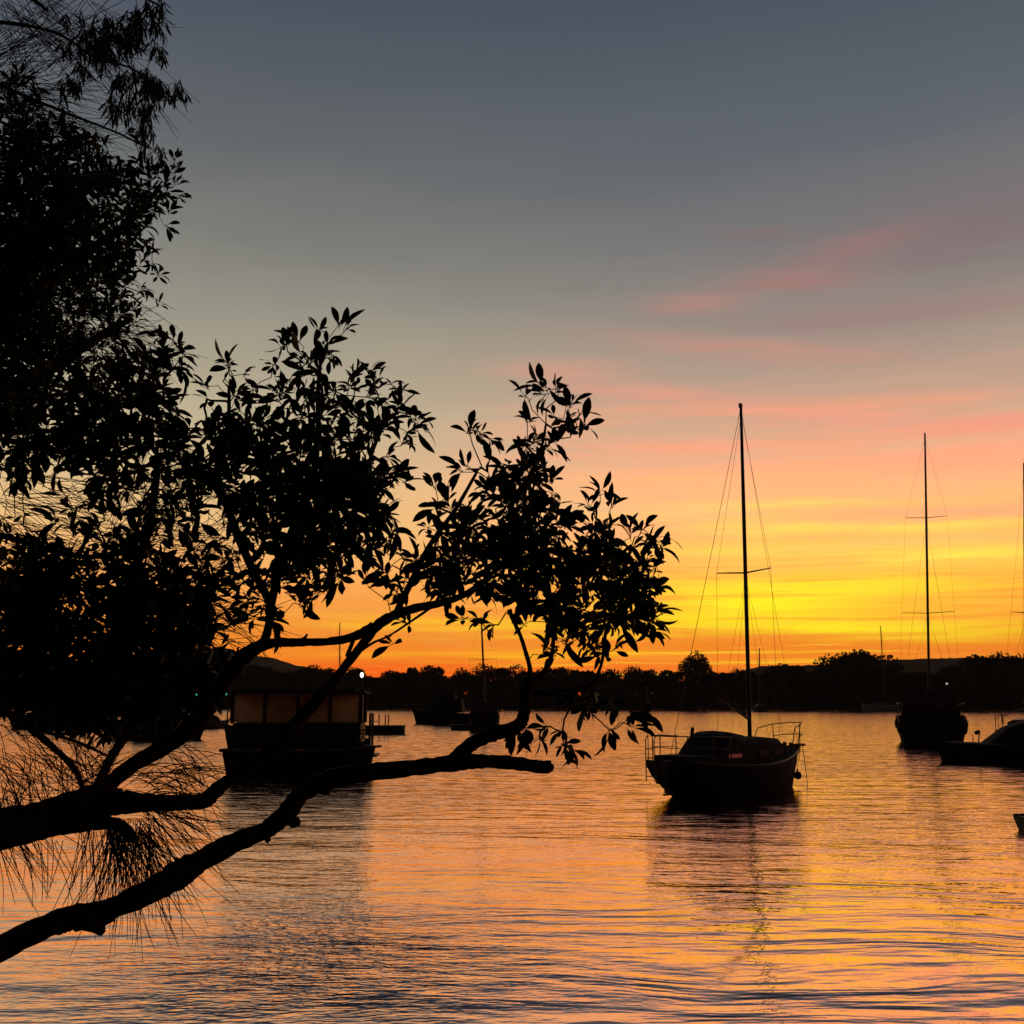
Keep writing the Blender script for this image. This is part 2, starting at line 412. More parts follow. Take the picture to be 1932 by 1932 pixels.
top_x = [-300, 0, 400, 560, 640, 700, 740, 800, 860, 900, 960, 1010, 1090, 1150, 1200, 1250, 1290, 1312, 1345, 1390, 1440, 1500, 1560, 1585, 1640, 1665, 1700, 1760, 1830, 1860, 1905, 1940, 2200]
top_y = [1262, 1262, 1262, 1262, 1263, 1270, 1264, 1264, 1270, 1265, 1264, 1266, 1268, 1264, 1270, 1262, 1270, 1250, 1262, 1270, 1263, 1262, 1262, 1242, 1240, 1262, 1270, 1272, 1264, 1246, 1248, 1262, 1262]
def place_far(px, topy, label, group=None, back=0.0, which=None, wid=1.0):
    X0 = P(px, 1330, 300).x; d = shore_y(X0) + 5 + back; q = P(px, topy, d)
    i = rf.randrange(len(FAR)) if which is None else which
    o = protos[i] if not used[i] else copy_tree(protos[i]); used[i] = True
    sc_ = (q.z - .6) / FAR[i][1] / .93
    o.location = (q.x, d, .6); o.rotation_euler = (0, 0, rf.uniform(0, 6.28)); o.scale = (sc_ * wid, sc_ * wid, sc_)
    tag(o, label, 'tree', group)
px = -120
while px < 2080:
    ty = float(np.interp(px, top_x, top_y)) + rf.uniform(-3, 9)
    place_far(px, ty, 'dark round-crowned tree in the unbroken row along the far shore', 'trees along the far shore', rf.uniform(0, 18), None, rf.uniform(.8, 1.15))
    px += rf.uniform(20, 36)
for px_, ty, lb, wh, wd in [
    (772, 1252, 'thin-topped far-shore tree standing up just right of the white lamp on the ferry', 4, .6),
    (1083, 1256, 'slender spindly tree rising above the far shore between the two leafy boughs', 4, .35),
    (1308, 1243, 'dark leaning tree on the far shore just left of the near sailing boat mast', 5, .7),
    (1600, 1231, 'broad tall far-shore tree between the two right-hand masts, left one of its pair', 0, .95),
    (1636, 1235, 'broad far-shore tree between the two right-hand masts, right one of its pair', 3, .9),
    (1858, 1240, 'tall domed tree on the far shore right of the twin-spreader mast', 1, 1.1),
    (1897, 1243, 'tall domed tree on the far shore, nearest the right edge', 5, 1.0)]:
    place_far(px_, ty, lb, None, 2, wh, wd)
def scrub():
    r = np.random.RandomState(5); Vs = []
    for _ in range(60000):
        X_ = r.uniform(-230, 230); hh = r.uniform(.05, 1) ** .75 * (8.9 + .6 * math.sin(X_ * .11) + math.sin(X_ * .37))
        p = np.array([X_, shore_y(X_) + r.uniform(.5, 9), .1 + hh])
        s_ = r.uniform(.42, 1.0); a = r.normal(size=3); a /= np.linalg.norm(a); b = np.cross(a, r.normal(size=3)); b /= np.linalg.norm(b)
        Vs += [p - a * s_, p - b * s_ * .7, p + a * s_, p + b * s_ * .7]
    V = np.array(Vs); o = fastmesh('mangrove_scrub', V, np.arange(len(V)).reshape(-1, 4), M['farleaf'])
    tag(o, 'low dark scrub lining the whole far waterline under the trees', 'scrub', kind='stuff')
scrub()

# ------------------------------------------------------------------ foreground trees
def leaf_template(L, W, fold=.25, droop=.25):
    prof = [(0, .06), (.18, .5), (.4, .9), (.62, 1.0), (.82, .72), (.94, .3), (1, .02)]
    V, Fc = [], []
    for t, w_ in prof:
        z = -droop * L * t * t
        V += [(t * L, -w_ * W / 2, z + fold * w_ * W / 2), (t * L, 0, z), (t * L, w_ * W / 2, z + fold * w_ * W / 2)]
    for i in range(len(prof) - 1):
        a = i * 3; Fc += [(a, a + 1, a + 4, a + 3), (a + 1, a + 2, a + 5, a + 4)]
    # petiole: a thin tapering prism behind the blade
    pl, pw = .28 * L, .016 * L; o = len(V)
    for t in (-pl, 0.02 * L):
        for q in range(4):
            a = q * math.pi / 2; V.append((t, pw * math.cos(a), pw * math.sin(a)))
    Fc += [(o + q, o + (q + 1) % 4, o + 4 + (q + 1) % 4, o + 4 + q) for q in range(4)]
    V = np.array(V); V[:, 0] += pl
    return V, np.array(Fc)
def frames(dirs, rs):
    x = dirs / np.linalg.norm(dirs, axis=1, keepdims=True)
    up = rs.normal(size=x.shape) * .6 + np.array([0, 0, 1.0])
    y = np.cross(up, x); y /= np.linalg.norm(y, axis=1, keepdims=True) + 1e-9
    z = np.cross(x, y)
    return np.stack([x, y, z], axis=2)
def inst(tmpl, pos, dirs, scl, rs):
    V0, F0 = tmpl; Fr = frames(dirs, rs)
    V = np.einsum('nij,mj->nmi', Fr, V0) * scl[:, None, None] + pos[:, None, :]
    Fc = F0[None] + (np.arange(len(pos)) * len(V0))[:, None, None]
    return V.reshape(-1, 3), Fc.reshape(-1, F0.shape[1])
def sample_blobs(blobs, dens, d0, dspread, rs, sizepx):
    out = []
    for cx, cy, rx, ry, k in blobs:
        n = int(math.pi * rx * ry * k * dens / (sizepx * sizepx)) + 1
        for _ in range(n):
            a = rs.uniform(0, 2 * math.pi); q = math.sqrt(rs.uniform(0, 1))
            out.append(P(cx + rx * q * math.cos(a), cy + ry * q * math.sin(a), d0 + rs.uniform(-dspread, dspread)))
    return out
def grow(tips, anchors, jit, rs):
    """join every tip to the limbs: returns parents; nodes = anchors + tips"""
    nodes = np.array([tuple(p) for p in anchors] + [tuple(p) for p in tips]); na = len(anchors); n = len(nodes)
    par = -np.ones(n, int); inT = np.zeros(n, bool); inT[:na] = True; plen = np.zeros(n)
    D = np.full(n, 1e9); src = np.zeros(n, int)
    for i in range(na):
        dd = np.linalg.norm(nodes - nodes[i], axis=1); u = dd < D; D[u] = dd[u]; src[u] = i
    for _ in range(n - na):
        c_ = np.where(inT, 1e9, D); j = int(c_.argmin()); inT[j] = True; par[j] = src[j]
        plen[j] = plen[src[j]] + np.linalg.norm(nodes[j] - nodes[src[j]])
        dd = np.linalg.norm(nodes - nodes[j], axis=1) + .22 * plen[j]; u = dd < D; D[u] = dd[u]; src[u] = j
    return nodes, par, na
def foliage(root, blobs, extra, anchors, d0, dspread, seed, tmpl, L, sizepx=46, dens=1.0, nleaf=(5, 8), hang=0.0, spread=1.0, dens_cap=2600, upb=.5, matn='leaf'):
    rs = np.random.RandomState(seed)
    tips = sample_blobs(blobs, dens, d0, dspread, rs, sizepx)
    tips += [P(x, y, d0 + rs.uniform(-.25, .25)) for x, y in extra]
    nodes, par, na = grow(tips, anchors, .2, rs)
    n = len(nodes); cnt = np.ones(n)
    order = sorted(range(na, n), key=lambda i: -1)  # descend counts from the leaves inwards
    depth = np.zeros(n, int)
    for i in range(na, n):
        k = i; dd = 0
        while par[k] >= 0: k = par[k]; dd += 1
        depth[i] = dd
    for i in sorted(range(na, n), key=lambda i: -depth[i]): cnt[par[i]] += cnt[i]
    b = MB(); pos, dirs, scl = [], [], []
    for i in range(na, n):
        a, e = Vector(nodes[par[i]]), Vector(nodes[i]); L_ = (e - a).length
        j = Vector(rs.normal(size=3)) * L_ * .10
        j2 = Vector(rs.normal(size=3)) * L_ * .07
        r1 = min(.012, .0013 * math.sqrt(cnt[i]) + .0006); r0 = min(.013, r1 * 1.25)
        b.tube([a, a.lerp(e, .35) + j, a.lerp(e, .7) + j2, e], [r0, (r0 + r1) / 2, r1, r1 * .8], 5, cap=False)
        ax = (e - a).normalized() if L_ > 1e-6 else Vector((0, 0, 1))
        ax = (ax + Vector((0, 0, upb - hang * 1.6)) + Vector(rs.normal(size=3)) * .25).normalized()
        k = rs.randint(nleaf[0], nleaf[1] + 1); u = ax.orthogonal().normalized(); v = ax.cross(u); ph = rs.uniform(0, 6.28)
        for q in range(k):
            an = ph + q * 2.4; t = rs.uniform(.35, 1.15) * spread
            dr = ax * math.cos(t) + (u * math.cos(an) + v * math.sin(an)) * math.sin(t) + Vector((0, 0, -hang * rs.uniform(.6, 1.6)))
            pos.append(e - ax * rs.uniform(0, .3) * L); dirs.append(dr); scl.append(rs.uniform(.45, 1.15))
    pos = np.array([tuple(p) for p in pos]); dirs = np.array([tuple(p) for p in dirs]); scl = np.array(scl); pick = rs.randint(0, len(tmpl), len(pos))
    Vs, Fs, off = [], [], 0
    for q in range(len(tmpl)):
        u_ = pick == q
        V_, F_ = inst(tmpl[q], pos[u_], dirs[u_], scl[u_], rs); Vs.append(V_); Fs.append(F_ + off); off += len(V_)
    V, Fc = np.concatenate(Vs), np.concatenate(Fs)
    fastmesh('leaves', V, Fc, M[matn], root)
    b.build('twigs', M['bark'], root)
def limb(root, pts, d, name='branch', seed=0, wob=.5):
    """pts: (px, py, radius px[, depth]) smoothed into a knobbly tapering limb"""
    r = random.Random(seed); C = []
    q = [(P(p[0], p[1], p[3] if len(p) > 3 else d), p[2] * (p[3] if len(p) > 3 else d) / F_PX) for p in pts]
    path, rad = [], []
    for i in range(len(q) - 1):
        p0 = q[max(i - 1, 0)][0]; p1 = q[i][0]; p2 = q[i + 1][0]; p3 = q[min(i + 2, len(q) - 1)][0]
        for k in range(6):
            t = k / 6
            pt = .5 * ((2 * p1) + (p2 - p0) * t + (2 * p0 - 5 * p1 + 4 * p2 - p3) * t * t + (3 * p1 - p0 - 3 * p2 + p3) * t ** 3)
            ra = q[i][1] * (1 - t) + q[i + 1][1] * t
            path.append(pt + Vector((r.uniform(-1, 1), r.uniform(-1, 1), r.uniform(-1, 1))) * ra * .09 * wob); rad.append(ra * (1 + r.uniform(-.16, .18) * wob))
    path.append(q[-1][0]); rad.append(q[-1][1])
    b = MB(); b.tube(path, rad, 12)
    vv = []                                           # bark ridges
    for i, v in enumerate(b.v):
        c_ = path[i // 12]; k = 1 + (math.sin((i % 12) * 2.6 + (i // 12) * .35) * .05 + r.uniform(-.05, .05)) * wob
        vv.append(tuple(c_ + (Vector(v) - c_) * k))
    b.v = vv
    b.build(name, M['bark'], root, smooth=True)
    return path

DM = 4.7
mang = empty('mangrove_tree', (-3.5, 4.6, .9))
tag(mang, 'big-leaved tree with crooked bare limbs and leafy boughs reaching over the water', 'tree')
mang.location = (0, 0, 0)
def rel(root):   # move an empty to its foot after its parts are built in world coordinates
    pass
L1 = limb(mang, [(-330, 1960, 30), (-140, 1868, 27), (0, 1790, 23), (100, 1743, 21), (150, 1730, 24), (185, 1728, 26), (215, 1712, 20), (300, 1672, 22), (345, 1645, 27), (370, 1630, 20), (430, 1595, 19), (500, 1566, 16), (540, 1535, 19),
     (565, 1500, 17), (600, 1480, 17), (640, 1466, 19), (700, 1456, 17), (780, 1449, 14), (850, 1440, 15), (900, 1436, 13), (960, 1439, 12), (1005, 1445, 12), (1030, 1448, 12), (1045, 1449, 4)], 4.5, seed=1)
limb(mang, [(345, 1652, 15), (340, 1634, 9), (331, 1618, 2)], 4.48, 'snag', 2)
limb(mang, [(172, 1738, 16), (188, 1754, 10), (195, 1762, 5)], 4.46, 'snag', 3)
limb(mang, [(162, 1726, 12), (156, 1711, 4)], 4.48, 'snag', 4)
limb(mang, [(1018, 1443, 7), (1040, 1437, 3)], 4.5, 'snag', 5)
for k_, st in enumerate([[(545, 1545, 12), (560, 1552, 8), (548, 1560, 3)], [(496, 1572, 10), (508, 1588, 4)], [(605, 1490, 9), (622, 1498, 3)], [(690, 1452, 8), (672, 1445, 4), (660, 1446, 2)], [(118, 1750, 11), (108, 1762, 4)], [(420, 1592, 9), (410, 1583, 3)]]):
    limb(mang, st, 4.49, 'snag', 60 + k_)
for k_, st in enumerate([[(290, 1408, 6), (300, 1392, 2.5), (303, 1375, 1.2)], [(455, 1250, 6), (448, 1236, 3), (450, 1220, 1.5)], [(560, 1212, 5), (574, 1204, 3), (580, 1196, 1.5)], [(630, 1284, 4), (644, 1290, 2)], [(80, 1528, 9), (70, 1515, 4)]]):
    limb(mang, st, 4.66, 'snag', 70 + k_)
L1b = limb(mang, [(850, 1440, 12), (872, 1418, 13), (900, 1398, 13), (935, 1384, 13), (965, 1374, 12), (984, 1362, 12), (990, 1335, 12), (992, 1305, 12), (998, 1278, 10)], 4.5, seed=6)
L1c = limb(mang, [(998, 1290, 6), (1000, 1262, 4.5), (991, 1228, 4), (982, 1200, 3.6), (972, 1178, 4), (960, 1150, 5)], 4.6, seed=7)
L1d = limb(mang, [(998, 1288, 8), (1022, 1272, 5), (1040, 1240, 4), (1044, 1200, 4), (1040, 1150, 4), (1030, 1080, 4), (1000, 1000, 5), (990, 930, 4), (1020, 850, 3), (1030, 800, 2)], 4.7, seed=8)
L1e = limb(mang, [(992, 1310, 8), (1050, 1306, 6), (1110, 1295, 5), (1134, 1255, 3), (1142, 1200, 3), (1160, 1130, 4), (1180, 1060, 3)], 4.7, seed=9)
L2 = limb(mang, [(-330, 1610, 34), (-100, 1572, 31), (0, 1553, 28), (70, 1541, 26), (130, 1524, 28), (180, 1512, 30), (230, 1514, 22), (290, 1515, 16), (345, 1515, 14), (385, 1510, 15), (405, 1494, 14), (430, 1473, 11), (462, 1452, 11), (500, 1425, 12),
     (540, 1388, 13), (572, 1350, 13), (600, 1318, 11), (632, 1282, 9), (655, 1252, 8), (685, 1215, 8), (712, 1180, 10), (745, 1160, 9), (790, 1146, 8), (830, 1138, 7), (880, 1120, 6), (930, 1085, 5)], 4.6, seed=10)
limb(mang, [(390, 1515, 9), (402, 1513, 5)], 4.55, 'snag', 11)
L2b = limb(mang, [(-330, 1680, 26), (-80, 1608, 22), (0, 1585, 20), (60, 1568, 20), (120, 1558, 16), (175, 1553, 13), (215, 1554, 11), (238, 1566, 11), (250, 1582, 8), (254, 1586, 4)], 4.5, seed=12)
L3 = limb(mang, [(170, 1512, 16), (205, 1480, 15), (250, 1444, 14), (300, 1415, 14), (350, 1382, 15), (392, 1335, 17), (425, 1284, 16), (455, 1245, 15), (485, 1222, 13), (515, 1213, 9), (560, 1212, 8), (610, 1211, 7.5), (650, 1206, 8), (680, 1196, 9), (705, 1180, 9)], 4.7, seed=13)
L3b = limb(mang, [(495, 1218, 9), (505, 1190, 8), (512, 1140, 8), (530, 1060, 8), (560, 980, 8), (590, 900, 7), (600, 820, 5), (600, 740, 4), (605, 680, 3)], 4.7, seed=14)
L3c = limb(mang, [(512, 1140, 8), (470, 1060, 8), (430, 960, 8), (410, 880, 6), (430, 800, 4), (432, 730, 3)], 4.8, seed=15)
L3d = limb(mang, [(540, 1050, 6), (620, 1000, 6), (690, 940, 5), (700, 860, 4), (730, 790, 3)], 4.7, seed=16)
L2c = limb(mang, [(745, 1160, 6), (775, 1100, 6), (810, 1030, 5), (860, 960, 4), (900, 890, 3)], 4.7, seed=17)
L4 = limb(mang, [(182, 1505, 9), (193, 1465, 9), (212, 1425, 8), (235, 1385, 9), (245, 1330, 9), (235, 1240, 9), (240, 1120, 9), (280, 1000, 8), (300, 860, 6)], 4.8, seed=18)
limb(mang, [(668, 1205, 4), (655, 1238, 4), (662, 1228, 3)], 4.68, 'snag', 19)
L5 = limb(mang, [(815, 1145, 2.6), (740, 1196, 2), (700, 1215, 2.4), (655, 1250, 2.4), (620, 1290, 2)], 4.5, 'twig', 20)
ML = dict(a=[leaf_template(.086, .036, .25, .25), leaf_template(.078, .033, .7, .1), leaf_template(.090, .030, .15, .75), leaf_template(.060, .028, .4, -.3), leaf_template(.088, .038, .05, .45), leaf_template(.072, .020, 1.1, .5)])
mid = lambda *ps: [p for q in ps for p in q[::3]]
foliage(mang, [(1055, 792, 45, 48, .55), (1050, 745, 25, 20, .3), (1000, 860, 45, 38, 1.0), (985, 925, 75, 48, 1.7), (955, 1000, 100, 60, 1.8), (1060, 1030, 120, 60, 2.0), (1150, 1080, 85, 52, 1.9), (1195, 1130, 45, 55, 1.7),
     (1215, 1045, 26, 36, .5), (1120, 1150, 85, 50, 1.7), (1030, 1110, 90, 50, 1.8), (920, 1080, 90, 55, 1.9), (835, 1010, 50, 60, 1.0), (800, 1090, 80, 45, 1.4), (1060, 1195, 42, 36, 1.2), (1140, 1205, 38, 30, 1.0), (1038, 1228, 14, 18, 1.6)],
    [(1025, 745), (1022, 730), (1075, 765), (1095, 780), (1105, 800), (995, 795), (990, 745), (905, 818), (885, 812), (925, 828), (865, 888), (880, 880), (1108, 950), (1132, 928), (1155, 950), (1120, 965), (1190, 1000), (1212, 998), (1240, 1020), (1245, 1035),
     (1240, 1105), (1238, 1165), (1238, 1192), (1225, 1180), (1130, 1235), (820, 918), (845, 940), (870, 1165), (905, 1170), (930, 1180), (985, 1180), (1225, 1130)],
    mid(L1c, L1d, L1e[12:], L2[100:], L2c), 4.7, .45, 21, ML['a'], .088, sizepx=27, upb=.35)
foliage(mang, [(605, 655, 50, 22, .4), (600, 705, 80, 40, .8), (695, 770, 70, 50, .75), (590, 790, 120, 60, 1.2), (590, 880, 115, 70, 2.2), (640, 960, 90, 80, 2.1), (545, 970, 90, 80, 2.1), (440, 780, 60, 55, 1.1), (400, 850, 70, 60, 1.4),
     (460, 900, 70, 80, 1.3), (455, 1030, 50, 90, .9), (610, 1050, 80, 50, 2.0), (700, 990, 42, 55, 1.2), (525, 1110, 40, 45, 1.5), (595, 1110, 40, 40, 1.3), (480, 1130, 25, 50, 1.3), (740, 830, 45, 45, .5), (700, 870, 45, 50, 1.2), (715, 930, 30, 50, .9), (515, 1180, 18, 25, 1.3)],
    [(600, 618), (640, 612), (655, 620), (560, 640), (530, 655), (540, 650), (515, 690), (430, 685), (435, 700), (465, 708), (700, 700), (715, 715), (745, 730), (760, 735), (765, 780), (785, 790), (795, 805), (765, 910), (745, 895), (735, 1010), (390, 730), (745, 1000)],
    mid(L3b, L3c, L3d), 4.7, .45, 22, ML['a'], .088, sizepx=28, upb=.35)
foliage(mang, [(290, 700, 55, 55, 1.3), (220, 780, 110, 90, 1.9), (320, 800, 50, 60, 1.0), (120, 810, 130, 80, 1.6), (260, 900, 90, 70, 1.5), (340, 920, 50, 60, .9), (150, 970, 50, 40, .7), (230, 1010, 60, 50, 1.4), (330, 1010, 50, 50, .6), (30, 900, 30, 30, .5),
     (180, 1130, 190, 90, 2.4), (60, 1120, 70, 100, 1.6), (300, 1150, 100, 90, 2.0), (390, 1130, 45, 90, .9), (100, 1260, 190, 90, 2.6), (270, 1270, 120, 80, 2.4), (380, 1230, 40, 60, 1.5), (200, 1340, 90, 45, 2.2), (60, 1330, 90, 30, 1.2), (300, 1350, 70, 30, 1.4), (360, 1310, 40, 30, 1.6)],
    [(340, 655), (350, 670), (325, 640), (300, 632), (345, 700)],
    mid(L4, L3[20:60], L2[:30]), 4.9, .5, 23, ML['a'], .088, sizepx=25, upb=.2)
foliage(mang, [(1040, 1385, 26, 12, .4), (1060, 1400, 18, 12, .4), (1130, 1325, 42, 20, .7), (1150, 1368, 14, 12, .8), (1110, 1310, 40, 16, .6)],
    [(1015, 1395), (985, 1375), (975, 1385), (1070, 1408), (1080, 1415), (1195, 1345), (1210, 1342), (1190, 1370), (1030, 1370)], mid(L1b[-14:], L1e[10:24]), 4.55, .15, 24, ML['a'], .088, sizepx=30, hang=.25, upb=0)
foliage(mang, [(750, 1180, 22, 12, .3)], [(735, 1215), (770, 1175), (690, 1090)], mid(L5, L2[110:]), 4.6, .1, 25, ML['a'], .088, nleaf=(2, 4))

# a second broad-leaved tree farther back, dense and small-leaved, up the left edge
DB = 7.2
fig = empty('broadleaf_tree', (0, 0, 0)); tag(fig, 'dense small-leaved tree filling the upper left edge above the big-leaved boughs', 'tree')
B1 = limb(fig, [(-420, 1500, 60), (-300, 1100, 52), (-180, 800, 40), (-60, 620, 28), (40, 500, 20), (120, 400, 13), (190, 330, 8)], DB, 'trunk', 30)
B2 = limb(fig, [(-180, 800, 26), (-40, 760, 20), (80, 700, 14), (180, 640, 9), (250, 600, 5)], DB, seed=31)
B3 = limb(fig, [(-60, 620, 18), (60, 560, 14), (160, 480, 10), (240, 420, 6), (290, 370, 3)], DB, seed=32)
ML['b'] = [leaf_template(.098, .034), leaf_template(.085, .030, .7, .6), leaf_template(.075, .030, .1, -.2)]
foliage(fig, [(268, 355, 48, 55, 1.2), (300, 345, 26, 40, .8), (215, 400, 70, 80, 2.0), (240, 460, 48, 50, 1.4), (120, 310, 110, 60, 1.9), (60, 400, 110, 110, 3.0), (150, 480, 100, 80, 2.8), (215, 545, 50, 50, 1.2), (100, 590, 130, 90, 1.8), (20, 560, 70, 130, 2.6), (200, 610, 60, 45, 1.1),
     (40, 700, 110, 90, 2.2), (150, 700, 90, 60, 1.4), (20, 820, 60, 70, 1.5), (20, 250, 60, 60, 2.2), (30, 1020, 50, 60, .6), (20, 450, 60, 120, 2.0), (30, 180, 50, 40, 1.2), (100, 260, 60, 40, 1.6), (20, 700, 50, 100, 1.4)],
    [(330, 300), (332, 318), (335, 345), (340, 370), (320, 400), (318, 430), (300, 520), (290, 500), (255, 580), (270, 545), (300, 575), (262, 230), (240, 250)],
    mid(B1[12:], B2, B3), DB, .6, 33, ML['b'], .098, sizepx=21, dens_cap=2600)

# drooping gum leaves at the top
DG = 9.0
gum = empty('gum_tree', (0, 0, 0)); tag(gum, 'tall tree with hanging narrow leaves in loose clumps at the top left corner', 'tree')
G1 = limb(gum, [(-420, 1400, 60), (-330, 600, 46), (-240, 150, 34), (-120, -80, 22), (20, -160, 12), (160, -150, 7), (260, -90, 4)], DG, 'trunk', 40)
G2 = limb(gum, [(-200, 60, 12), (-40, 40, 5), (100, 60, 3), (180, 110, 2.4), (250, 130, 2), (330, 190, 1.4)], DG, seed=41)
G3 = limb(gum, [(20, -160, 7), (140, -60, 5), (240, -20, 3), (300, 10, 2)], DG, seed=42)
G4 = limb(gum, [(-200, 60, 10), (0, 160, 4), (130, 215, 3), (220, 250, 2), (280, 280, 1.6)], DG, seed=43)
ML['g'] = [leaf_template(.13, .020, fold=.1, droop=.5), leaf_template(.11, .017, fold=.5, droop=.1), leaf_template(.14, .018, fold=.1, droop=-.4)]
foliage(gum, [(215, 70, 55, 34, 1.8), (280, 20, 34, 40, 1.0), (300, 70, 18, 40, .9), (180, 110, 40, 30, .9), (230, 45, 60, 30, .8), (250, 150, 38, 28, 1.6), (290, 175, 18, 34, 1.6), (322, 160, 24, 16, 1.1), (215, 190, 16, 30, 1.2), (235, 210, 30, 26, .7), (280, 200, 14, 30, 1.4),
     (270, 255, 22, 24, .9), (285, 290, 24, 20, .8), (130, 160, 22, 24, 1.4), (140, 60, 30, 40, .5)],
    [(330, 175), (352, 178), (300, 8), (310, 30), (305, 100)],
    mid(G2, G3, G4), DG, .4, 44, ML['g'], .13, sizepx=15, nleaf=(7, 10), hang=1.1, upb=-.1)

# she-oak: bunches of long thin jointed needles
oak = empty('she_oak_tree', (0, 0, 0)); tag(oak, 'tree with long wiry needles fanning down between the two lower left limbs', 'tree')
S0 = limb(oak, [(-560, 2500, 60), (-470, 1900, 54), (-420, 1300, 46), (-380, 700, 38), (-340, 200, 28), (-300, -300, 14)], 5.2, 'trunk', 50)
S1 = limb(oak, [(-400, 1200, 14), (-200, 1290, 11), (-60, 1330, 8), (0, 1338, 7), (50, 1368, 7), (100, 1410, 6), (140, 1450, 5.5), (156, 1490, 4), (160, 1530, 2)], 4.3, seed=51)
S2 = limb(oak, [(50, 1372, 4), (100, 1385, 3), (160, 1406, 3), (210, 1430, 2)], 4.3, seed=52)
S3 = limb(oak, [(-380, 700, 16), (-200, 560, 9), (-60, 480, 4), (40, 440, 3), (120, 420, 2)], 5.0, seed=53)
S4 = limb(oak, [(-350, 300, 12), (-150, 60, 8), (20, -10, 5), (90, 20, 3)], 5.0, seed=54)
S5 = limb(oak, [(-400, 1000, 14), (-150, 980, 9), (0, 1010, 6), (150, 1050, 5), (280, 1040, 4), (350, 1060, 3)], 5.1, seed=55)

def needles(root, fans, seed, rad=.0017):
    rs = np.random.RandomState(seed); b = MB()
    for (x, y, sx, sy, n, a0, a1, l0, l1, g, d) in fans:
        for _ in range(int(n * .62)):
            o_ = P(x + rs.uniform(-sx, sx), y + rs.uniform(-sy, sy), d + rs.uniform(-.35, .35))
            an = math.radians(rs.uniform(a0, a1)); L_ = rs.uniform(l0, l1) * d / F_PX
            v = Vector((math.cos(an), rs.uniform(-.35, .35), math.sin(an))); p = o_.copy(); pts = [p.copy()]
            cur = Vector(rs.normal(size=3)) * .05
            for k in range(6):
                v = (v + cur + Vector((0, 0, -g * .12))).normalized(); p = p + v * L_ / 6; pts.append(p.copy())
            b.tube(pts, [rad, rad, rad, rad, rad * .9, rad * .8, rad * .5], 3, cap=False)
    b.build('needles', M['needle'], root)
# fans: x, y, spread x, spread y, count, angle from, to (deg, 0 = right, 90 = up), length px from, to, droop, depth
needles(oak, [
    (245, 1560, 45, 18, 230, -115, -25, 90, 230, .5, 4.3), (200, 1560, 50, 10, 70, -110, -70, 80, 190, .2, 4.3), (170, 1470, 50, 30, 90, 20, 160, 60, 150, .6, 4.3),
    (290, 1480, 50, 30, 90, -10, 50, 60, 170, 1.2, 4.3), (330, 1430, 40, 40, 40, -60, 20, 60, 140, 1.2, 4.3), (60, 1460, 60, 50, 70, -160, 10, 70, 190, .8, 4.2), (0, 1480, 30, 60, 60, -80, 10, 80, 210, .9, 4.2), (-20, 1540, 30, 30, 40, -75, -20, 100, 200, .7, 4.2),
    (120, 1430, 60, 30, 60, -100, 0, 50, 150, .6, 4.3), (20, 1370, 40, 30, 40, -60, 30, 60, 160, .4, 4.3), (90, 1590, 60, 8, 22, -100, -40, 60, 130, .4, 4.3), (300, 1530, 40, 10, 50, -60, -8, 90, 190, .4, 4.3)], 57)
needles(oak, [
    (20, 10, 60, 60, 110, -65, -20, 150, 330, .15, 4.8), (-40, 160, 60, 60, 90, 10, 60, 150, 300, .2, 4.8), (20, 190, 60, 40, 110, -40, 0, 120, 300, .2, 4.8), (150, 40, 40, 40, 40, -60, -30, 120, 280, .1, 4.8), (40, 320, 60, 60, 80, -50, 10, 120, 260, .3, 4.9),
    (120, 560, 80, 50, 110, -50, -10, 100, 220, .2, 4.9), (180, 640, 60, 40, 70, -40, 0, 80, 180, .2, 4.9), (60, 600, 60, 60, 50, -60, 0, 80, 200, .2, 4.9), (60, 100, 100, 80, 60, 20, 60, 100, 260, 0, 4.8)], 58)
needles(oak, [
    (0, 980, 40, 60, 90, -45, 10, 120, 260, .3, 4.9), (60, 930, 60, 40, 50, -30, 20, 100, 200, .3, 4.9), (250, 1020, 60, 40, 120, -10, 75, 80, 190, .3, 5.0), (360, 1030, 30, 30, 60, -20, 70, 50, 110, .5, 5.0), (360, 1100, 40, 50, 90, -20, 60, 70, 130, .6, 5.0), (400, 1180, 40, 40, 60, -30, 30, 70, 150, .5, 4.9),
    (60, 1040, 60, 50, 70, -60, 20, 80, 180, .3, 4.9), (150, 960, 60, 50, 60, -60, 60, 70, 140, .3, 4.9), (260, 880, 60, 50, 60, -60, 20, 70, 150, .3, 4.9), (420, 970, 40, 40, 40, -60, 60, 60, 110, .3, 5.0)], 59)
def refoot(root, foot):
    """put the empty at the tree's foot, parts keep their place"""
    root.location = foot
    for ch in root.children: ch.location = -Vector(foot)
limb(mang, [(-520, 2560, 60, 4.6), (-500, 2200, 52, 4.6), (-430, 1900, 44, 4.6), (-300, 1620, 34, 4.6), (-230, 1590, 30, 4.6)], 4.6, 'trunk', 26)
limb(mang, [(-490, 2200, 42, 4.55), (-420, 2020, 34, 4.5), (-330, 1960, 30, 4.5)], 4.5, seed=27)
limb(mang, [(-430, 1900, 30, 4.55), (-380, 1730, 28, 4.5), (-330, 1680, 26, 4.5)], 4.5, seed=28)
limb(fig, [(-440, 2330, 70), (-440, 2000, 66), (-440, 1750, 62), (-420, 1500, 60)], DB, 'trunk_base', 34)
limb(gum, [(-430, 2180, 68), (-430, 1850, 64), (-430, 1600, 62), (-420, 1400, 60)], DG, 'trunk_base', 45)
for r_, q in ((mang, P(-520, 2560, 4.6)), (fig, P(-440, 2330, DB)), (gum, P(-430, 2180, DG)), (oak, P(-560, 2500, 5.2))): refoot(r_, q)
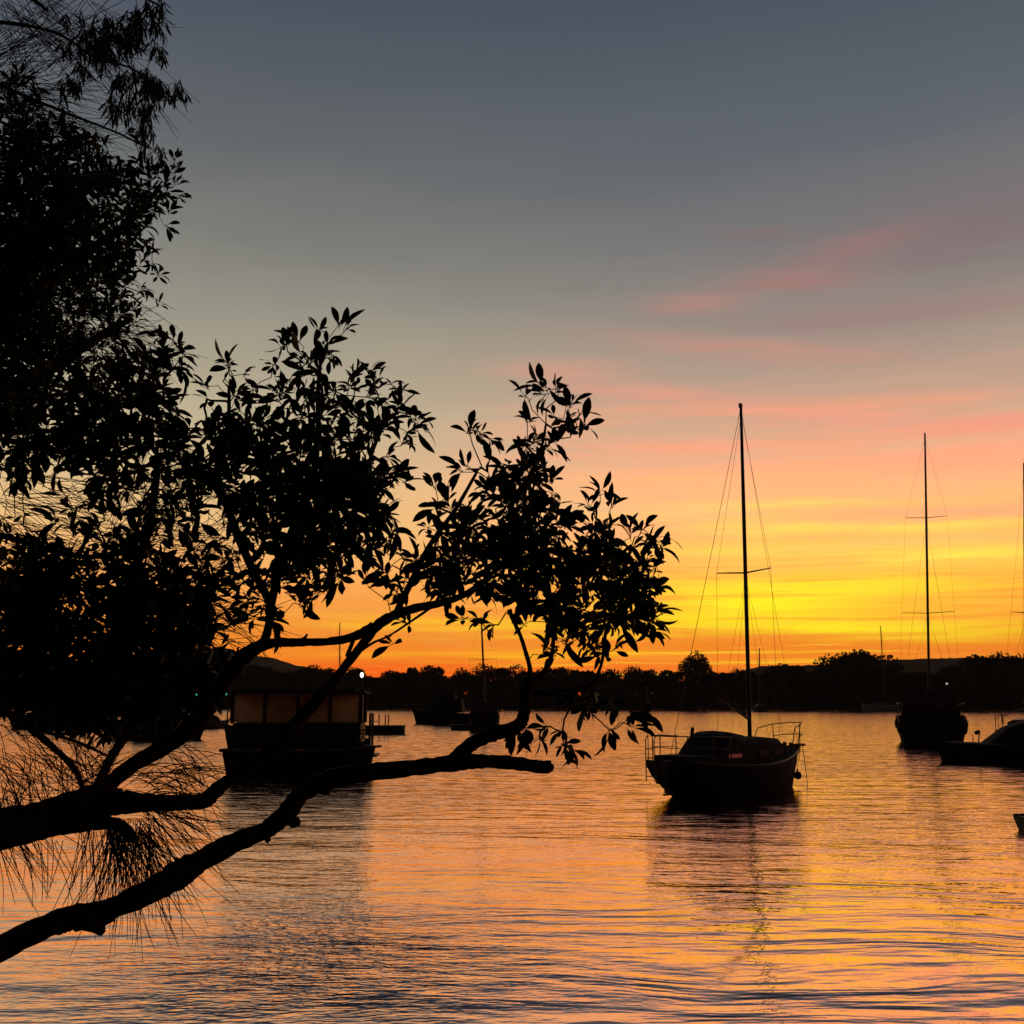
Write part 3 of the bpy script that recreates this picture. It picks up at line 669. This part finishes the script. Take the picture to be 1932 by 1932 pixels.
#BOATS
# ------------------------------------------------------------------ boats
def hull_mb(L, B, zs, zm, zb, draft=.3, stern=.75, rake=.6, sternz=-.2, trake=0.0, n=16, flare=.82, full=1.7, low=.55):
    rings = []
    for i in range(n + 1):
        t = i / n
        if t < .45: k = stern + (1 - stern) * math.sin(t / .45 * math.pi / 2)
        else: k = max(.015, 1 - ((t - .45) / .55) ** full * .985)
        hb = B / 2 * k; x = -L / 2 + L * t
        z = zs * (1 - t) ** 2 + 2 * (2 * zm - (zs + zb) / 2) * t * (1 - t) + zb * t * t
        rk = rake * max(0, (t - .55) / .45) ** 1.5; kz = -draft if t > .25 else sternz + (-draft - sternz) * math.sin(t / .25 * math.pi / 2)
        tr = trake * (1 - t) ** 6
        m_ = max(kz + .05, .32 * z)
        half = [(x + tr * 0, hb, z), (x + .1 * tr - rk * .15, hb * .985, z * .86), (x + tr * .5 - rk * .45, hb * flare, m_ + (z - m_) * .25), (x + tr * .9 - rk * .8, hb * low, kz + .22 * (m_ - kz)), (x + tr - rk, 0, kz)]
        rings.append(half + [(p[0], -p[1], p[2]) for p in half[-2::-1]] + [(x, -hb * .5, z + .03 * B / 2), (x, hb * .5, z + .03 * B / 2)])
    b = MB(); b.loft(rings); return b
def sheer(L, zs, zm, zb, x):
    t = (x + L / 2) / L; return zs * (1 - t) ** 2 + 2 * (2 * zm - (zs + zb) / 2) * t * (1 - t) + zb * t * t
def hbr(L, B, stern, x, full=1.7):
    t = (x + L / 2) / L
    k = stern + (1 - stern) * math.sin(t / .45 * math.pi / 2) if t < .45 else max(.015, 1 - ((t - .45) / .55) ** full * .985)
    return B / 2 * k
def rig(root, mx, base, top, spreaders, bowx, sternx, hbm, deck, rm=.06, boom=None, wire=.006, wind=True, lean=(0, 0)):
    """mast > spreaders; stays and shrouds; boom. lean: offset of the masthead"""
    mt = (mx + lean[0], lean[1], top)
    at_ = lambda z: Vector((mx, 0, base)).lerp(Vector(mt), (z - base) / (top - base))
    m = MB().tube([(mx, 0, base), at_(base + (top - base) * .7), mt], [rm, rm * .95, rm * .7], 8).build('mast', M['alu'], root, True)
    MB().box(tuple(Vector(mt) + Vector((-.02, 0, .04))), (rm * 1.7, rm * 1.2, .14)).build('masthead', M['dark'], m)
    for z, hs in spreaders:
        a = at_(z)
        for sgn in (-1, 1): MB().tube([a, a + Vector((-.12, sgn * hs, .06))], [.028, .018], 5).build('spreader', M['alu'], m)
    if wind:
        b = MB(); t0 = Vector(mt) + Vector((0, 0, .08)); b.tube([t0, t0 + Vector((0, 0, .28))], .008, 4); b.tube([t0 + Vector((-.16, 0, .28)), t0 + Vector((.16, 0, .28))], .008, 4)
        b.build('wind_vane', M['dark'], m)
    MB().tube([mt, (bowx, 0, deck)], wire, 4).build('forestay', M['wire'], root)
    MB().tube([mt, (sternx, 0, deck)], wire * 1.5, 4).build('backstay', M['wire'], root)
    for sgn in (-1, 1):
        pts = [Vector(mt) - Vector((0, 0, .25))] + [at_(z) + Vector((-.12, sgn * hs, .06)) for z, hs in sorted(spreaders, reverse=True)] + [Vector((mx - .1, sgn * hbm, deck))]
        MB().tube(pts, wire, 4).build('shroud', M['wire'], root)
        for z, hs in spreaders:
            for f in (-.5, .45): MB().tube([at_(z - .15), (mx + f, sgn * hbm * .95, deck)], wire * .8, 4).build('lower_shroud', M['wire'], root)
    if boom:
        b = MB().tube([boom[0], boom[1]], [.05, .045], 8).build('boom', M['alu'], root, True)
        d_ = Vector(boom[1]) - Vector(boom[0])
        MB().tube([Vector(boom[0]) + d_ * f + Vector((0, 0, .07)) for f in (0.05, .3, .6, .9)], [.07, .085, .07, .04], 8).build('furled_sail', M['canvas'], b, True)
def rail(root, pts, r=.014, name='rail', posts=None, m='steel'):
    b = MB().tube(pts, r, 5)
    if posts:
        for p, q in posts: b.tube([p, q], r, 5)
    return b.build(name, M[m], root)
def cabin_mb(x0, x1, w0, w1, z0, z1, slope=.35, back=.1, crown=.06):
    rings = []
    for x, w_, z in ((x0, w0, z0), (x0 + back, w0 * .96, z1), ((x0 + x1) / 2, (w0 + w1) / 2, z1 + crown), (x1 - slope, w1 * .9, z1 - .02), (x1 - slope * .45, w1 * .87, z0 + (z1 - z0) * .66), (x1, w1 * .8, z0)):
        h = w_ / 2; rings.append([(x, h, z0), (x, h * .97, z0 + (z - z0) * .8), (x, h * .7, z), (x, 0, z + crown * .5 * (z > z0)), (x, -h * .7, z), (x, -h * .97, z0 + (z - z0) * .8), (x, -h, z0)])
    return MB().loft(rings)

def near_yacht():
    L, B = 6.9, 2.5; zs, zm, zb = 1.0, .86, 1.28
    root = empty('sailing_boat', P(1393, 1400, 33.4).xy.to_3d(), R(45))
    tag(root, 'small sailing boat with single-spreader mast and tilted boom, nearest boat, open water', 'sailing boat')
    h = hull_mb(L, B, zs, zm, zb, .35, .62, .75, .42, .12, n=32).build('hull', M['navy'], root, True)
    rail(h, [(x, s_ * hbr(L, B, .62, x), sheer(L, zs, zm, zb, x) + .03) for s_ in (1,) for x in np.linspace(-3.4, 3.4, 14)], .03, 'toe_rail', m='wood')
    rail(h, [(x, -hbr(L, B, .62, x), sheer(L, zs, zm, zb, x) + .03) for x in np.linspace(-3.4, 3.4, 14)], .03, 'toe_rail', m='wood')
    c_ = cabin_mb(-1.0, 2.15, 1.62, 1.1, .86, 1.55, .55, .1, .05).build('cabin', M['greyhull'], root)
    for x in (.2, .95):
        for s_ in (1, -1): MB().box((x, s_ * .74, 1.16), (.42, .06, .16)).build('window', M['dark'], c_)
    # canvas cockpit shelter with an emissive pane standing in for sunset seen through it
    d_ = cabin_mb(-2.35, -.2, 1.55, 1.6, .85, 1.70, .3, .75, .08).build('cockpit_shelter', M['canvas'], root)
    MB().box((-1.35, -.79, 1.13), (.62, .03, .10)).build('sunset_glow_pane', M['sunset_pane'], d_)
    MB().box((-2.3, 0, 1.0), (1.6, 1.5, .32)).build('cockpit_coaming', M['navy'], root)
    MB().box((1.0, .25, 1.52), (.5, .5, .07)).build('hatch', M['glass'], root)
    # stern rail with boarding ladder
    z0, z1 = .98, 1.70
    for k, zz in enumerate((z1, 1.38)):
        rail(root, [(-1.7, .95, zz - .05), (-2.6, .92, zz), (-3.3, .72, zz), (-3.42, .3, zz), (-3.42, -.3, zz), (-3.3, -.72, zz), (-2.6, -.92, zz), (-1.7, -.95, zz - .05)], .017 - .006 * k, 'stern_rail',
             [((x, y, z0), (x, y, z1)) for x, y in ((-3.36, .6), (-3.36, -.6), (-2.6, .92), (-2.6, -.92), (-1.8, .95), (-1.8, -.95))] if k == 0 else None)
    lad = MB()
    for y in (.42, .72): lad.tube([(-3.52, y, .45), (-3.52, y, 1.62), (-3.4, y, 1.72)], .016, 5)
    for z in (.6, .85, 1.1, 1.35): lad.tube([(-3.52, .42, z), (-3.52, .72, z)], .014, 5)
    lad.build('boarding_ladder', M['steel'], root)
    om = MB(); om.box((-3.66, -.1, .88), (.3, .26, .36), taper=.25); om.box((-3.66, -.1, .5), (.13, .1, .6)); om.box((-3.66, -.1, .16), (.34, .03, .05)); om.build('outboard_motor', M['dark'], root)
    MB().box((-3.5, .32, .62), (.12, .08, .4)).build('rudder', M['wood'], root)
    MB().tube([(-3.3, .8, 1.0), (-3.3, .82, 3.1)], .012, 4).build('flag_pole', M['steel'], root)
    MB().tube([(-3.1, -.55, 1.7), (-3.1, -.6, 1.95)], .05, 6).build('horseshoe_holder', M['dark'], root)
    # bow rail
    zt = 1.98
    for k, zz in enumerate((zt, 1.62)):
        rail(root, [(1.75, .72, 1.15), (1.85, .72, 1.35), (2.1, .66, zz - .16), (2.7, .48, zz - .04), (3.3, .22, zz), (3.58, 0, zz), (3.3, -.22, zz), (2.7, -.48, zz - .04), (2.1, -.66, zz - .16), (1.85, -.72, 1.35), (1.75, -.72, 1.15)][3 * k:11 - 3 * k], .016, 'bow_rail',
             [((2.7, .46, 1.1), (2.7, .48, zt - .04)), ((2.7, -.46, 1.1), (2.7, -.48, zt - .04)), ((3.42, .04, 1.25), (3.58, 0, zt))] if k == 0 else None)
    for x, y in ((2.9, .2), (2.6, -.2)): MB().box((x, y, 1.28), (.1, .08, .2)).build('cleat', M['dark'], root)
    MB().box((3.45, 0, 1.28), (.5, .14, .08)).build('bow_roller', M['steel'], root)
    for x in (-.6, .6, 1.5):
        for s_ in (1, -1): MB().tube([(x, s_ * 1.12, .9), (x, s_ * 1.14, 1.42)], .012, 4).build('stanchion', M['steel'], root)
    base = local(root, P(1418, 1396, 33.8)); top = local(root, P(1402, 767, 33.9))
    mx = base.x
    rig(root, mx, 1.4, top.z, [(6.58, .98)], 3.45, -3.42, 1.1, 1.0, .064, boom=((mx - .08, 0, 2.15), (mx - 2.55, 0, 3.2)), wire=.0052, wind=False, lean=(top.x - base.x, 0))
    MB().tube([(3.62, 0, 1.26), (3.74, 0, .7), (3.8, -.02, .1), (3.84, -.02, -.2)], .012, 5).build('mooring_line', M['wire'], root)
    bu = empty('hanging_fender', tuple(P(1505, 1463, 35.2))); tag(bu, 'round dark buoy hanging on its line under the bow of the near sailing boat', 'buoy')
    MB().ball((0, 0, 0), .125, 12).build('ball', M['rubber'], bu, True)
    MB().tube([(0, 0, .12), (-.02, 0, .2)], [.04, .02], 6).build('neck', M['rubber'], bu); MB().tube([(0, 0, .18), (-.02, -.02, 1.0)], .008, 4).build('line', M['wire'], bu)
near_yacht()

def ferry():
    # long tour boat seen from the side, clear roll-down curtains between its posts
    root = empty('tour_boat', P(550, 1400, 44.9).xy.to_3d(), R(3))
    tag(root, 'covered tour boat with flat roof and brownish clear side curtains, behind the branches at left', 'tour boat')
    hw, x0, x1 = 1.2, -2.38, 2.6
    f = lambda px, py: local(root, P(px, py, 43.7))
    xa, xb = f(440, 1364).x, f(680, 1364).x; zw = f(560, 1364).z; zr = f(560, 1309).z
    xl, xr = f(411, 1364).x, f(690, 1400).x; LL = xr - xl
    h = hull_mb(LL, 2.5, 1.0, 1.22, 1.72, .35, .9, .5, -.2, .1, full=2.2)
    h.v = [(-p[0] + (xl + xr) / 2, -p[1], p[2]) for p in h.v]
    rail(root, [(xa, .7, 2.28), (xl + .45, .55, 2.28), (xl + .15, 0, 2.25), (xl + .45, -.55, 2.28), (xa, -.7, 2.28)], .03, 'bow_rail', [((xl + .15, 0, 1.65), (xl + .15, 0, 2.25)), ((xl + .5, -.55, 2.28), (xl + .15, -.3, 1.6)), ((xl + .45, .55, 1.6), (xl + .45, .55, 2.28))])
    h.build('hull', M['navy'], root)
    b = MB()
    for s_ in (-1, 1): b.box(((xa + xb) / 2, s_ * (hw - .03), (1.1 + zw) / 2), (xb - xa, .06, zw - 1.1))
    b.box((xa + .03, 0, (1.1 + zw) / 2), (.06, 2 * hw - .14, zw - 1.1)); b.box((xb - .03, 0, (1.1 + zw) / 2), (.06, 2 * hw - .14, zw - 1.1))
    b.build('side_wall', M['dark'], root)
    rf = MB(); rf.box(((xa + xb) / 2 + .02, 0, zr + .07), (xb - xa + .35, 2 * hw + .2, .10), taper=.03); rf.box(((xa + xb) / 2, 0, zr + .15), (xb - xa - .5, 1.6, .06)); rf.build('roof', M['canvas'], root)
    ed = [f(px, 1340).x for px in (439, 499.6, 561.5, 622.5, 680)]
    for s_ in (-1, 1):
        for k, x in enumerate(ed): MB().box((x, s_ * (hw - .05), (zw + zr) / 2), (.13 if k != 3 else .1, .1, zr - zw + .04)).build('post', M['dark'], root)
        for k in range(4):
            MB().box(((ed[k] + ed[k + 1]) / 2, s_ * (hw - .045), (zw + zr) / 2), (ed[k + 1] - ed[k] - .1, .012, zr - zw - .04)).build('side_curtain', M['vinyl'], root)
    MB().box((f(640, 1340).x, .3, (zw + zr) / 2), (.10, .1, zr - zw)).build('inner_pole', M['wood'], root)
    for k in range(5): MB().box((xa + .7 + k * .85, .45, 1.35), (.5, 1.0, .4)).build('bench', M['wood'], root)
    # lamp on its pole at the after end of the roof
    lp_ = f(682, 1273); pl = MB().tube([(lp_.x, -hw + .3, zr + .1), (lp_.x, -hw + .3, lp_.z - .1)], .018, 6).build('lamp_pole', M['steel'], root)
    MB().ball((lp_.x - .02, -hw + .3, lp_.z), .085, 10, (.85, .85, 1.25)).build('lamp', M['lamp'], pl, True)
    MB().box((lp_.x, -hw + .3, lp_.z + .16), (.16, .16, .05)).build('lamp_cap', M['dark'], pl)
    # boarding gate frame at the right-hand end
    gx = f(696, 1360).x; g = MB()
    for y in (-.7, .7): g.tube([(gx, y, .5), (gx, y, 2.15)], .05, 6)
    g.tube([(gx, -.7, 2.15), (gx, .7, 2.15)], .03, 6); g.tube([(xb, -.7, 1.5), (gx, -.7, 1.5)], .03, 6); g.build('gate_frame', M['dark'], root)
    MB().box((gx - .05, 0, .52), (.7, 1.8, .08)).build('boarding_platform', M['wood'], root)
    MB().box((xb + .2, -.6, .95), (.22, .3, .5), taper=.2).build('outboard_motor', M['white'], root)
ferry()
def workboat():
    root = empty('open_workboat', P(569, 1430, 41.6).xy.to_3d(), R(-2))
    tag(root, 'long open dark workboat lying alongside the tour boat, bow to the right', 'workboat')
    h = hull_mb(5.5, 1.8, .84, .80, .98, .25, .85, .28, -.2, .1, full=2.8).build('hull', M['navy'], root)
    for s_ in (1, -1): rail(h, [(x, s_ * hbr(5.5, 1.8, .85, x, 2.8), sheer(5.5, .84, .8, .98, x) + .02) for x in np.linspace(-2.7, 2.7, 12)], .035, 'gunwale', m='wood')
    MB().box((2.62, 0, 1.0), (.66, .5, .07)).build('bow_platform', M['wood'], root)
    for x in (2.15, 2.32): MB().tube([(x, -.3, .95), (x, -.3, 1.5)], .02, 5).build('bow_post', M['steel'], root)
    rail(root, [(1.95, -.3, 1.48), (2.6, -.3, 1.46)], .02, 'hand_rail')
    MB().box((-2.9, 0, .85), (.25, .5, .12)).build('stern_board', M['wood'], root)
    for x in (-1.6, -.2, 1.2): MB().box((x, 0, .86), (.28, 1.5, .05)).build('thwart', M['wood'], root)
workboat()
def pontoon():
    root = empty('pontoon', P(722, 1378, 90).xy.to_3d(), R(2)); tag(root, 'low floating pontoon with a ladder hoop, just right of the tour boat', 'pontoon')
    MB().box((0, 0, .32), (3.5, 2.2, .56)).build('float', M['dark'], root); MB().box((0, 0, .64), (3.7, 2.4, .07)).build('deck', M['wood'], root)
    for x in (-.25, .25, .5): rail(root, [(x, -.9, .65), (x, -.9, 1.5), (x, -.55, 1.56), (x, -.45, .65)], .035, 'ladder_hoop')
    rail(root, [(-1.6, -.9, 1.0), (-.25, -.9, 1.0)], .03, 'side_rail')
pontoon()

def cruiser(name, px, d, L, B, rz, label, zs=.9, zb=1.35, cab=(-.25, .3), ch=1.0, fly=True, m='navy', py=1400, cat='motor cruiser', rails=True, full=1.9):
    root = empty(name, P(px, py, d).xy.to_3d(), rz); tag(root, label, cat)
    zm = (zs + zb) / 2 - .08
    hull_mb(L, B, zs, zm, zb, .35, .88, L * .1 if full < 2.5 else .3, -.25, 0, full=full).build('hull', M[m], root)
    x0, x1 = L * cab[0], L * cab[1]; z0 = zm - .05; z1 = z0 + ch
    c_ = cabin_mb(x0, x1, B * .8, B * .55, z0, z1, (x1 - x0) * .42, .15, .06).build('cabin', M['white'] if m == 'white' else M[m], root)
    for s_ in (-1, 1):
        for k in range(3): MB().box((x0 + (x1 - x0) * (.14 + .2 * k), s_ * B * .385, z0 + ch * .6), ((x1 - x0) * .16, .05, ch * .28)).build('window', M['glass'], c_)
    if fly:
        MB().box(((x0 + x1) / 2 - .3, 0, z1 + .28), ((x1 - x0) * .55, B * .6, .45), taper=.18).build('flybridge', M[m], root)
        MB().box(((x0 + x1) / 2 - .5, 0, z1 + 1.05), ((x1 - x0) * .5, B * .55, .06)).build('bimini', M['canvas'], root)
        b = MB()
        for x in (-.3, .3):
            for y in (-.25, .25): b.tube([((x0 + x1) / 2 - .5 + x * (x1 - x0) * .7, y * B, z1 + .4), ((x0 + x1) / 2 - .5 + x * (x1 - x0) * .7, y * B, z1 + 1.05)], .03, 5)
        b.build('bimini_frame', M['steel'], root)
        MB().tube([((x0 + x1) / 2, 0, z1 + 1.0), ((x0 + x1) / 2, 0, z1 + 1.5)], .03, 5).build('antenna', M['white'], root)
    if rails:
        pts = [(x, s_ * hbr(L, B, .88, x, full) * .9, sheer(L, zs, zm, zb, x) + .5) for s_, xs in ((1, np.linspace(.1 * L, .47 * L, 5)), (-1, np.linspace(.47 * L, .1 * L, 5))) for x in xs]
        rail(root, pts, .02, 'bow_rail', [((p[0], p[1], p[2] - .52), p) for p in pts])
    MB().box((-L / 2 - .25, 0, .3), (.5, B * .7, .08)).build('swim_platform', M['wood'], root)
    return root
cruiser('motor_cruiser', 832, 128, 6.9, 2.6, R(172), 'bulky flybridge cruiser with a raked bow, moored left of the canopied yacht', ch=1.5, zb=1.7, zs=1.1, cab=(-.38, .34))
c6 = cruiser('motor_launch', 1958, 49.6, 8.8, 2.8, R(176), 'low dark motor launch with a long foredeck, cut by the right edge', zs=.75, zb=.86, cab=(-.4, .28), ch=1.26, fly=False, rails=False, full=3.4)
MB().tube([(2.55, 0, .8), (2.5, 0, 1.22)], .03, 5).build('mooring_post', M['steel'], c6); MB().tube([(2.85, .2, .8), (2.85, .2, 1.2)], .02, 5).build('rail_post', M['steel'], c6)
MB().box((2.58, 0, 1.27), (.22, .16, .14), ry=.4).build('anchor_winch', M['dark'], c6); MB().tube([(1.35, -.3, 1.6), (1.35, -.3, 2.15)], .025, 5).build('horn_mast', M['dark'], c6)
cruiser('motor_cruiser', 300, 78, 6.6, 2.6, R(4), 'dark cabin cruiser lying low behind the needles at lower left, nearer of two', ch=.95, fly=False, zs=.9, zb=1.1)
cruiser('motor_cruiser', 105, 106, 9.6, 3.0, R(182), 'long dark cruiser half hidden at the left edge behind needles, farther of two', ch=1.1, fly=False)
cruiser('cabin_boat', 398, 108, 3.2, 1.6, R(10), 'very small pale boat peeping out left of the tour boat', ch=.7, fly=False, m='white', zs=.6, zb=.8, cat='small boat', rails=False)

def sternon(name, px, d, L, B, label, top_py, mastpx, mast_d, spr, enc=None, rz=R(90), py=1380, rm=.09, zs=1.3, wire=.009, fenders=False, deck_top=None):
    root = empty(name, P(px, py, d).xy.to_3d(), rz); tag(root, label, 'sailing yacht')
    zm, zb = zs - .1, zs + .35
    hull_mb(L, B, zs, zm, zb, .5, .86, L * .09, -.15, .1, flare=.96, low=.84).build('hull', M['navy'], root, True)
    cabin_mb(-L * .15, L * .25, B * .62, B * .4, zm, zm + .55, L * .15, .1).build('cabin', M['white'], root)
    if enc:                                        # canopy over the cockpit: width, top height, length
        w_, zt, l_ = enc; x0 = -L / 2 + .25
        MB().box((x0 + l_ / 2, 0, zs + .22), (l_, w_ * 1.12, .5), taper=.08).build('coaming', M['navy'], root)
        b = MB(); pr = []
        for k in range(9):
            a = -1 + k / 4; pr.append((a * w_ / 2, zt - .16 * a * a))
        b.loft([[(x, y, z) for y, z in pr] + [(x, y, z - .05) for y, z in pr[::-1]] for x in (x0, x0 + l_)]); b.build('canopy', M['canvas'], root)
        for k in range(5):
            y = (-1 + k / 2) * w_ * .47
            for x in (x0 + .05, x0 + l_ - .05): MB().box((x, y, (zs + zt) / 2 + .1), (.05, .07 if k else .08, zt - zs - .25)).build('canopy_post', M['steel'], root)
        for k in range(4):
            y = (-1 + k / 2 + .25) * w_ * .47
            MB().box((x0 + .06, y, zs + .48 + (zt - zs - .5) * .5 - .1), (.012, w_ * .225, (zt - zs - .5))).build('clear_panel', M['smoke'], root)
    if fenders:
        for y, x in [(s_ * hbr(L, B, .86, x_) * .955, x_) for s_, x_ in ((1, -L * .47), (-1, -L * .46), (-1, -L * .36), (1, -L * .30))]:
            MB().ball((x, y * 1.02, .95 if x < -L * .4 else 1.2), .24, 8, (.8, .8, 1.5)).build('fender', M['rubber'], root, True)
    for s_ in (-1, 1):
        rail(root, [(-L / 2 + .1, s_ * B * .2, zs + .75), (-L / 2 + .2, s_ * B * .42, zs + .75), (-L * .25, s_ * B * .47, zs + .72), (L * .2, s_ * B * .42, zm + .75), (L * .44, s_ * B * .08, zb + .7)], .016, 'guard_rail',
             [((x, s_ * y, z), (x, s_ * y, z + .72)) for x, y, z in ((-L / 2 + .2, B * .42, zs), (-L * .25, B * .47, zs), (0, B * .47, zm), (L * .2, B * .42, zm))])
    mp = local(root, P(mastpx[1], 1300, mast_d)); tp = local(root, P(mastpx[0], top_py, mast_d)); mx = mp.x
    rootm = Vector((mx, mp.y, 0)); 
    rig(root, mx, zm + .4, tp.z, [(local(root, P(mastpx[0], y_, mast_d)).z, hs) for y_, hs in spr], L * .48, -L * .47, B * .46, zs + .05, rm, wire=wire, lean=(0, tp.y),
        boom=((mx - .1, 0, zm + 1.5), (mx - L * .38, 0, zm + 1.6)))
    return root
sternon('sailing_yacht', 1757, 74, 11.5, 4.35, 'large yacht seen from astern with two pairs of spreaders and hanging fenders', 822, (1745, 1750), 77, [(978, 1.38), (1157, 1.72)], rz=R(70), enc=(3.1, 3.3, 2.6), zs=1.75, fenders=True, rm=.085, wire=.0075)
sternon('sailing_yacht', 915, 103.5, 7.6, 2.75, 'small yacht seen from astern under a boxy cockpit canopy, beneath the right leafy bough', 1166, (908, 909), 105, [(1244, 1.3)], enc=(2.5, 2.62, 2.0), zs=1.1, rm=.10, wire=.009)
sternon('sailing_yacht', 1937, 62, 9.5, 3.0, 'yacht at the right edge, only its mast and shrouds rising over the motor launch', 880, (1932, 1935), 63, [(1156, .75)], rz=R(63), zs=1.15, rm=.055, wire=.007)
sternon('moored_yacht', 640, 175, 8, 2.6, 'distant yacht hidden behind the tour boat, its bare mast rising above the roof', 1176, (641, 643), 175, [(1225, .8)], zs=1.1, rm=.10, wire=.009)
sternon('moored_yacht', 1434, 255, 9, 2.8, 'distant yacht close to the far shore, thin mast just right of the near mast', 1224, (1433, 1435), 255, [(1250, .9)], zs=1.1, rm=.16, wire=.01)
yw = sternon('moored_yacht', 1662, 262, 8.4, 2.7, 'small pale distant yacht at the far waterline, left of the twin-spreader mast', 1183, (1667, 1668), 262, [(1215, .9)], zs=1.5, rm=.14, wire=.01, rz=R(176))
for ch in yw.children:
    if ch.name.startswith('hull'): ch.data.materials[0] = mat('pale_gelcoat', (.6, .6, .58), .5)

def dinghy(px, d, L, B, rz, label, zt=.4, py=1400, motor=True, m='dark'):
    root = empty('dinghy', P(px, py, d).xy.to_3d(), rz); tag(root, label, 'dinghy')
    h = hull_mb(L, B, zt, zt, zt * 1.15, .12, .9, L * .1, -.08, 0, full=3).build('hull', M[m], root)
    for s_ in (1, -1): rail(h, [(x, s_ * hbr(L, B, .9, x, 3), zt * 1.03) for x in np.linspace(-L * .49, L * .48, 9)], .04, 'gunwale', m='rubber')
    MB().box((0, 0, zt + .03), (.25, B * .85, .04)).build('thwart', M['wood'], root)
    if motor: MB().box((-L / 2 - .12, 0, zt + .12), (.22, .26, .4), taper=.2).build('outboard_motor', M['dark'], root)
dinghy(871, 101, 2.2, 1.2, R(178), 'tiny flat dinghy tied at the stern of the canopied yacht', .42, motor=False)
dinghy(2038, 23.6, 2.3, 1.2, R(2), 'dark dinghy poking into the frame at the right edge', .27, py=1550, motor=False)

def shore_lamp(px, py, d, label, m, r=.22):
    q = P(px, py, d); root = empty('shore_lamp', (q.x, q.y, .4)); tag(root, label, 'lamp')
    MB().tube([(0, 0, 0), (0, 0, q.z - .4)], [.08, .05], 6).build('pole', M['dark'], root)
    MB().ball((0, -.1, q.z - .4), r, 8).build('lamp_head', M[m], root, True)
shore_lamp(1786, 1290, 266, 'single small white lamp on the far shore above the stern-on yacht', 'lampw', .30)
shore_lamp(425, 1309, 300, 'small green light on the far shore, just left of the tour boat roof', 'green', .5)
shore_lamp(371, 1310, 300, 'faint green light on the far shore, farther left behind the leaves', 'green', .35)
def jetty():
    q = P(1368, 1341, 282); root = empty('jetty', (q.x, 283, 0)); tag(root, 'low dark jetty along the far waterline behind the near sailing boat', 'jetty')
    MB().box((0, 0, .55), (14, 2.2, .25)).build('deck', M['wood'], root)
    for x in range(-6, 7, 3): MB().tube([(x, -.8, -.6), (x, -.8, .9)], .14, 6).build('pile', M['wood'], root)
jetty()

# ------------------------------------------------------------------ evening air
def haze():
    b = MB(); b.box((0, 985, 64), (4200, 2230, 133)); o = b.build('haze', bpy.data.materials.new('haze'))
    m_ = o.data.materials[0]; m_.use_nodes = True; t = m_.node_tree; t.nodes.clear()
    v = t.nodes.new('ShaderNodeVolumePrincipled'); v.inputs['Color'].default_value = (.8, .78, .78, 1); v.inputs['Density'].default_value = .00016
    ou = t.nodes.new('ShaderNodeOutputMaterial'); t.links.new(v.outputs[0], ou.inputs['Volume'])
    tag(o, 'thin evening haze over the river, browning the far trees and low hills', 'haze', kind='stuff')
haze()
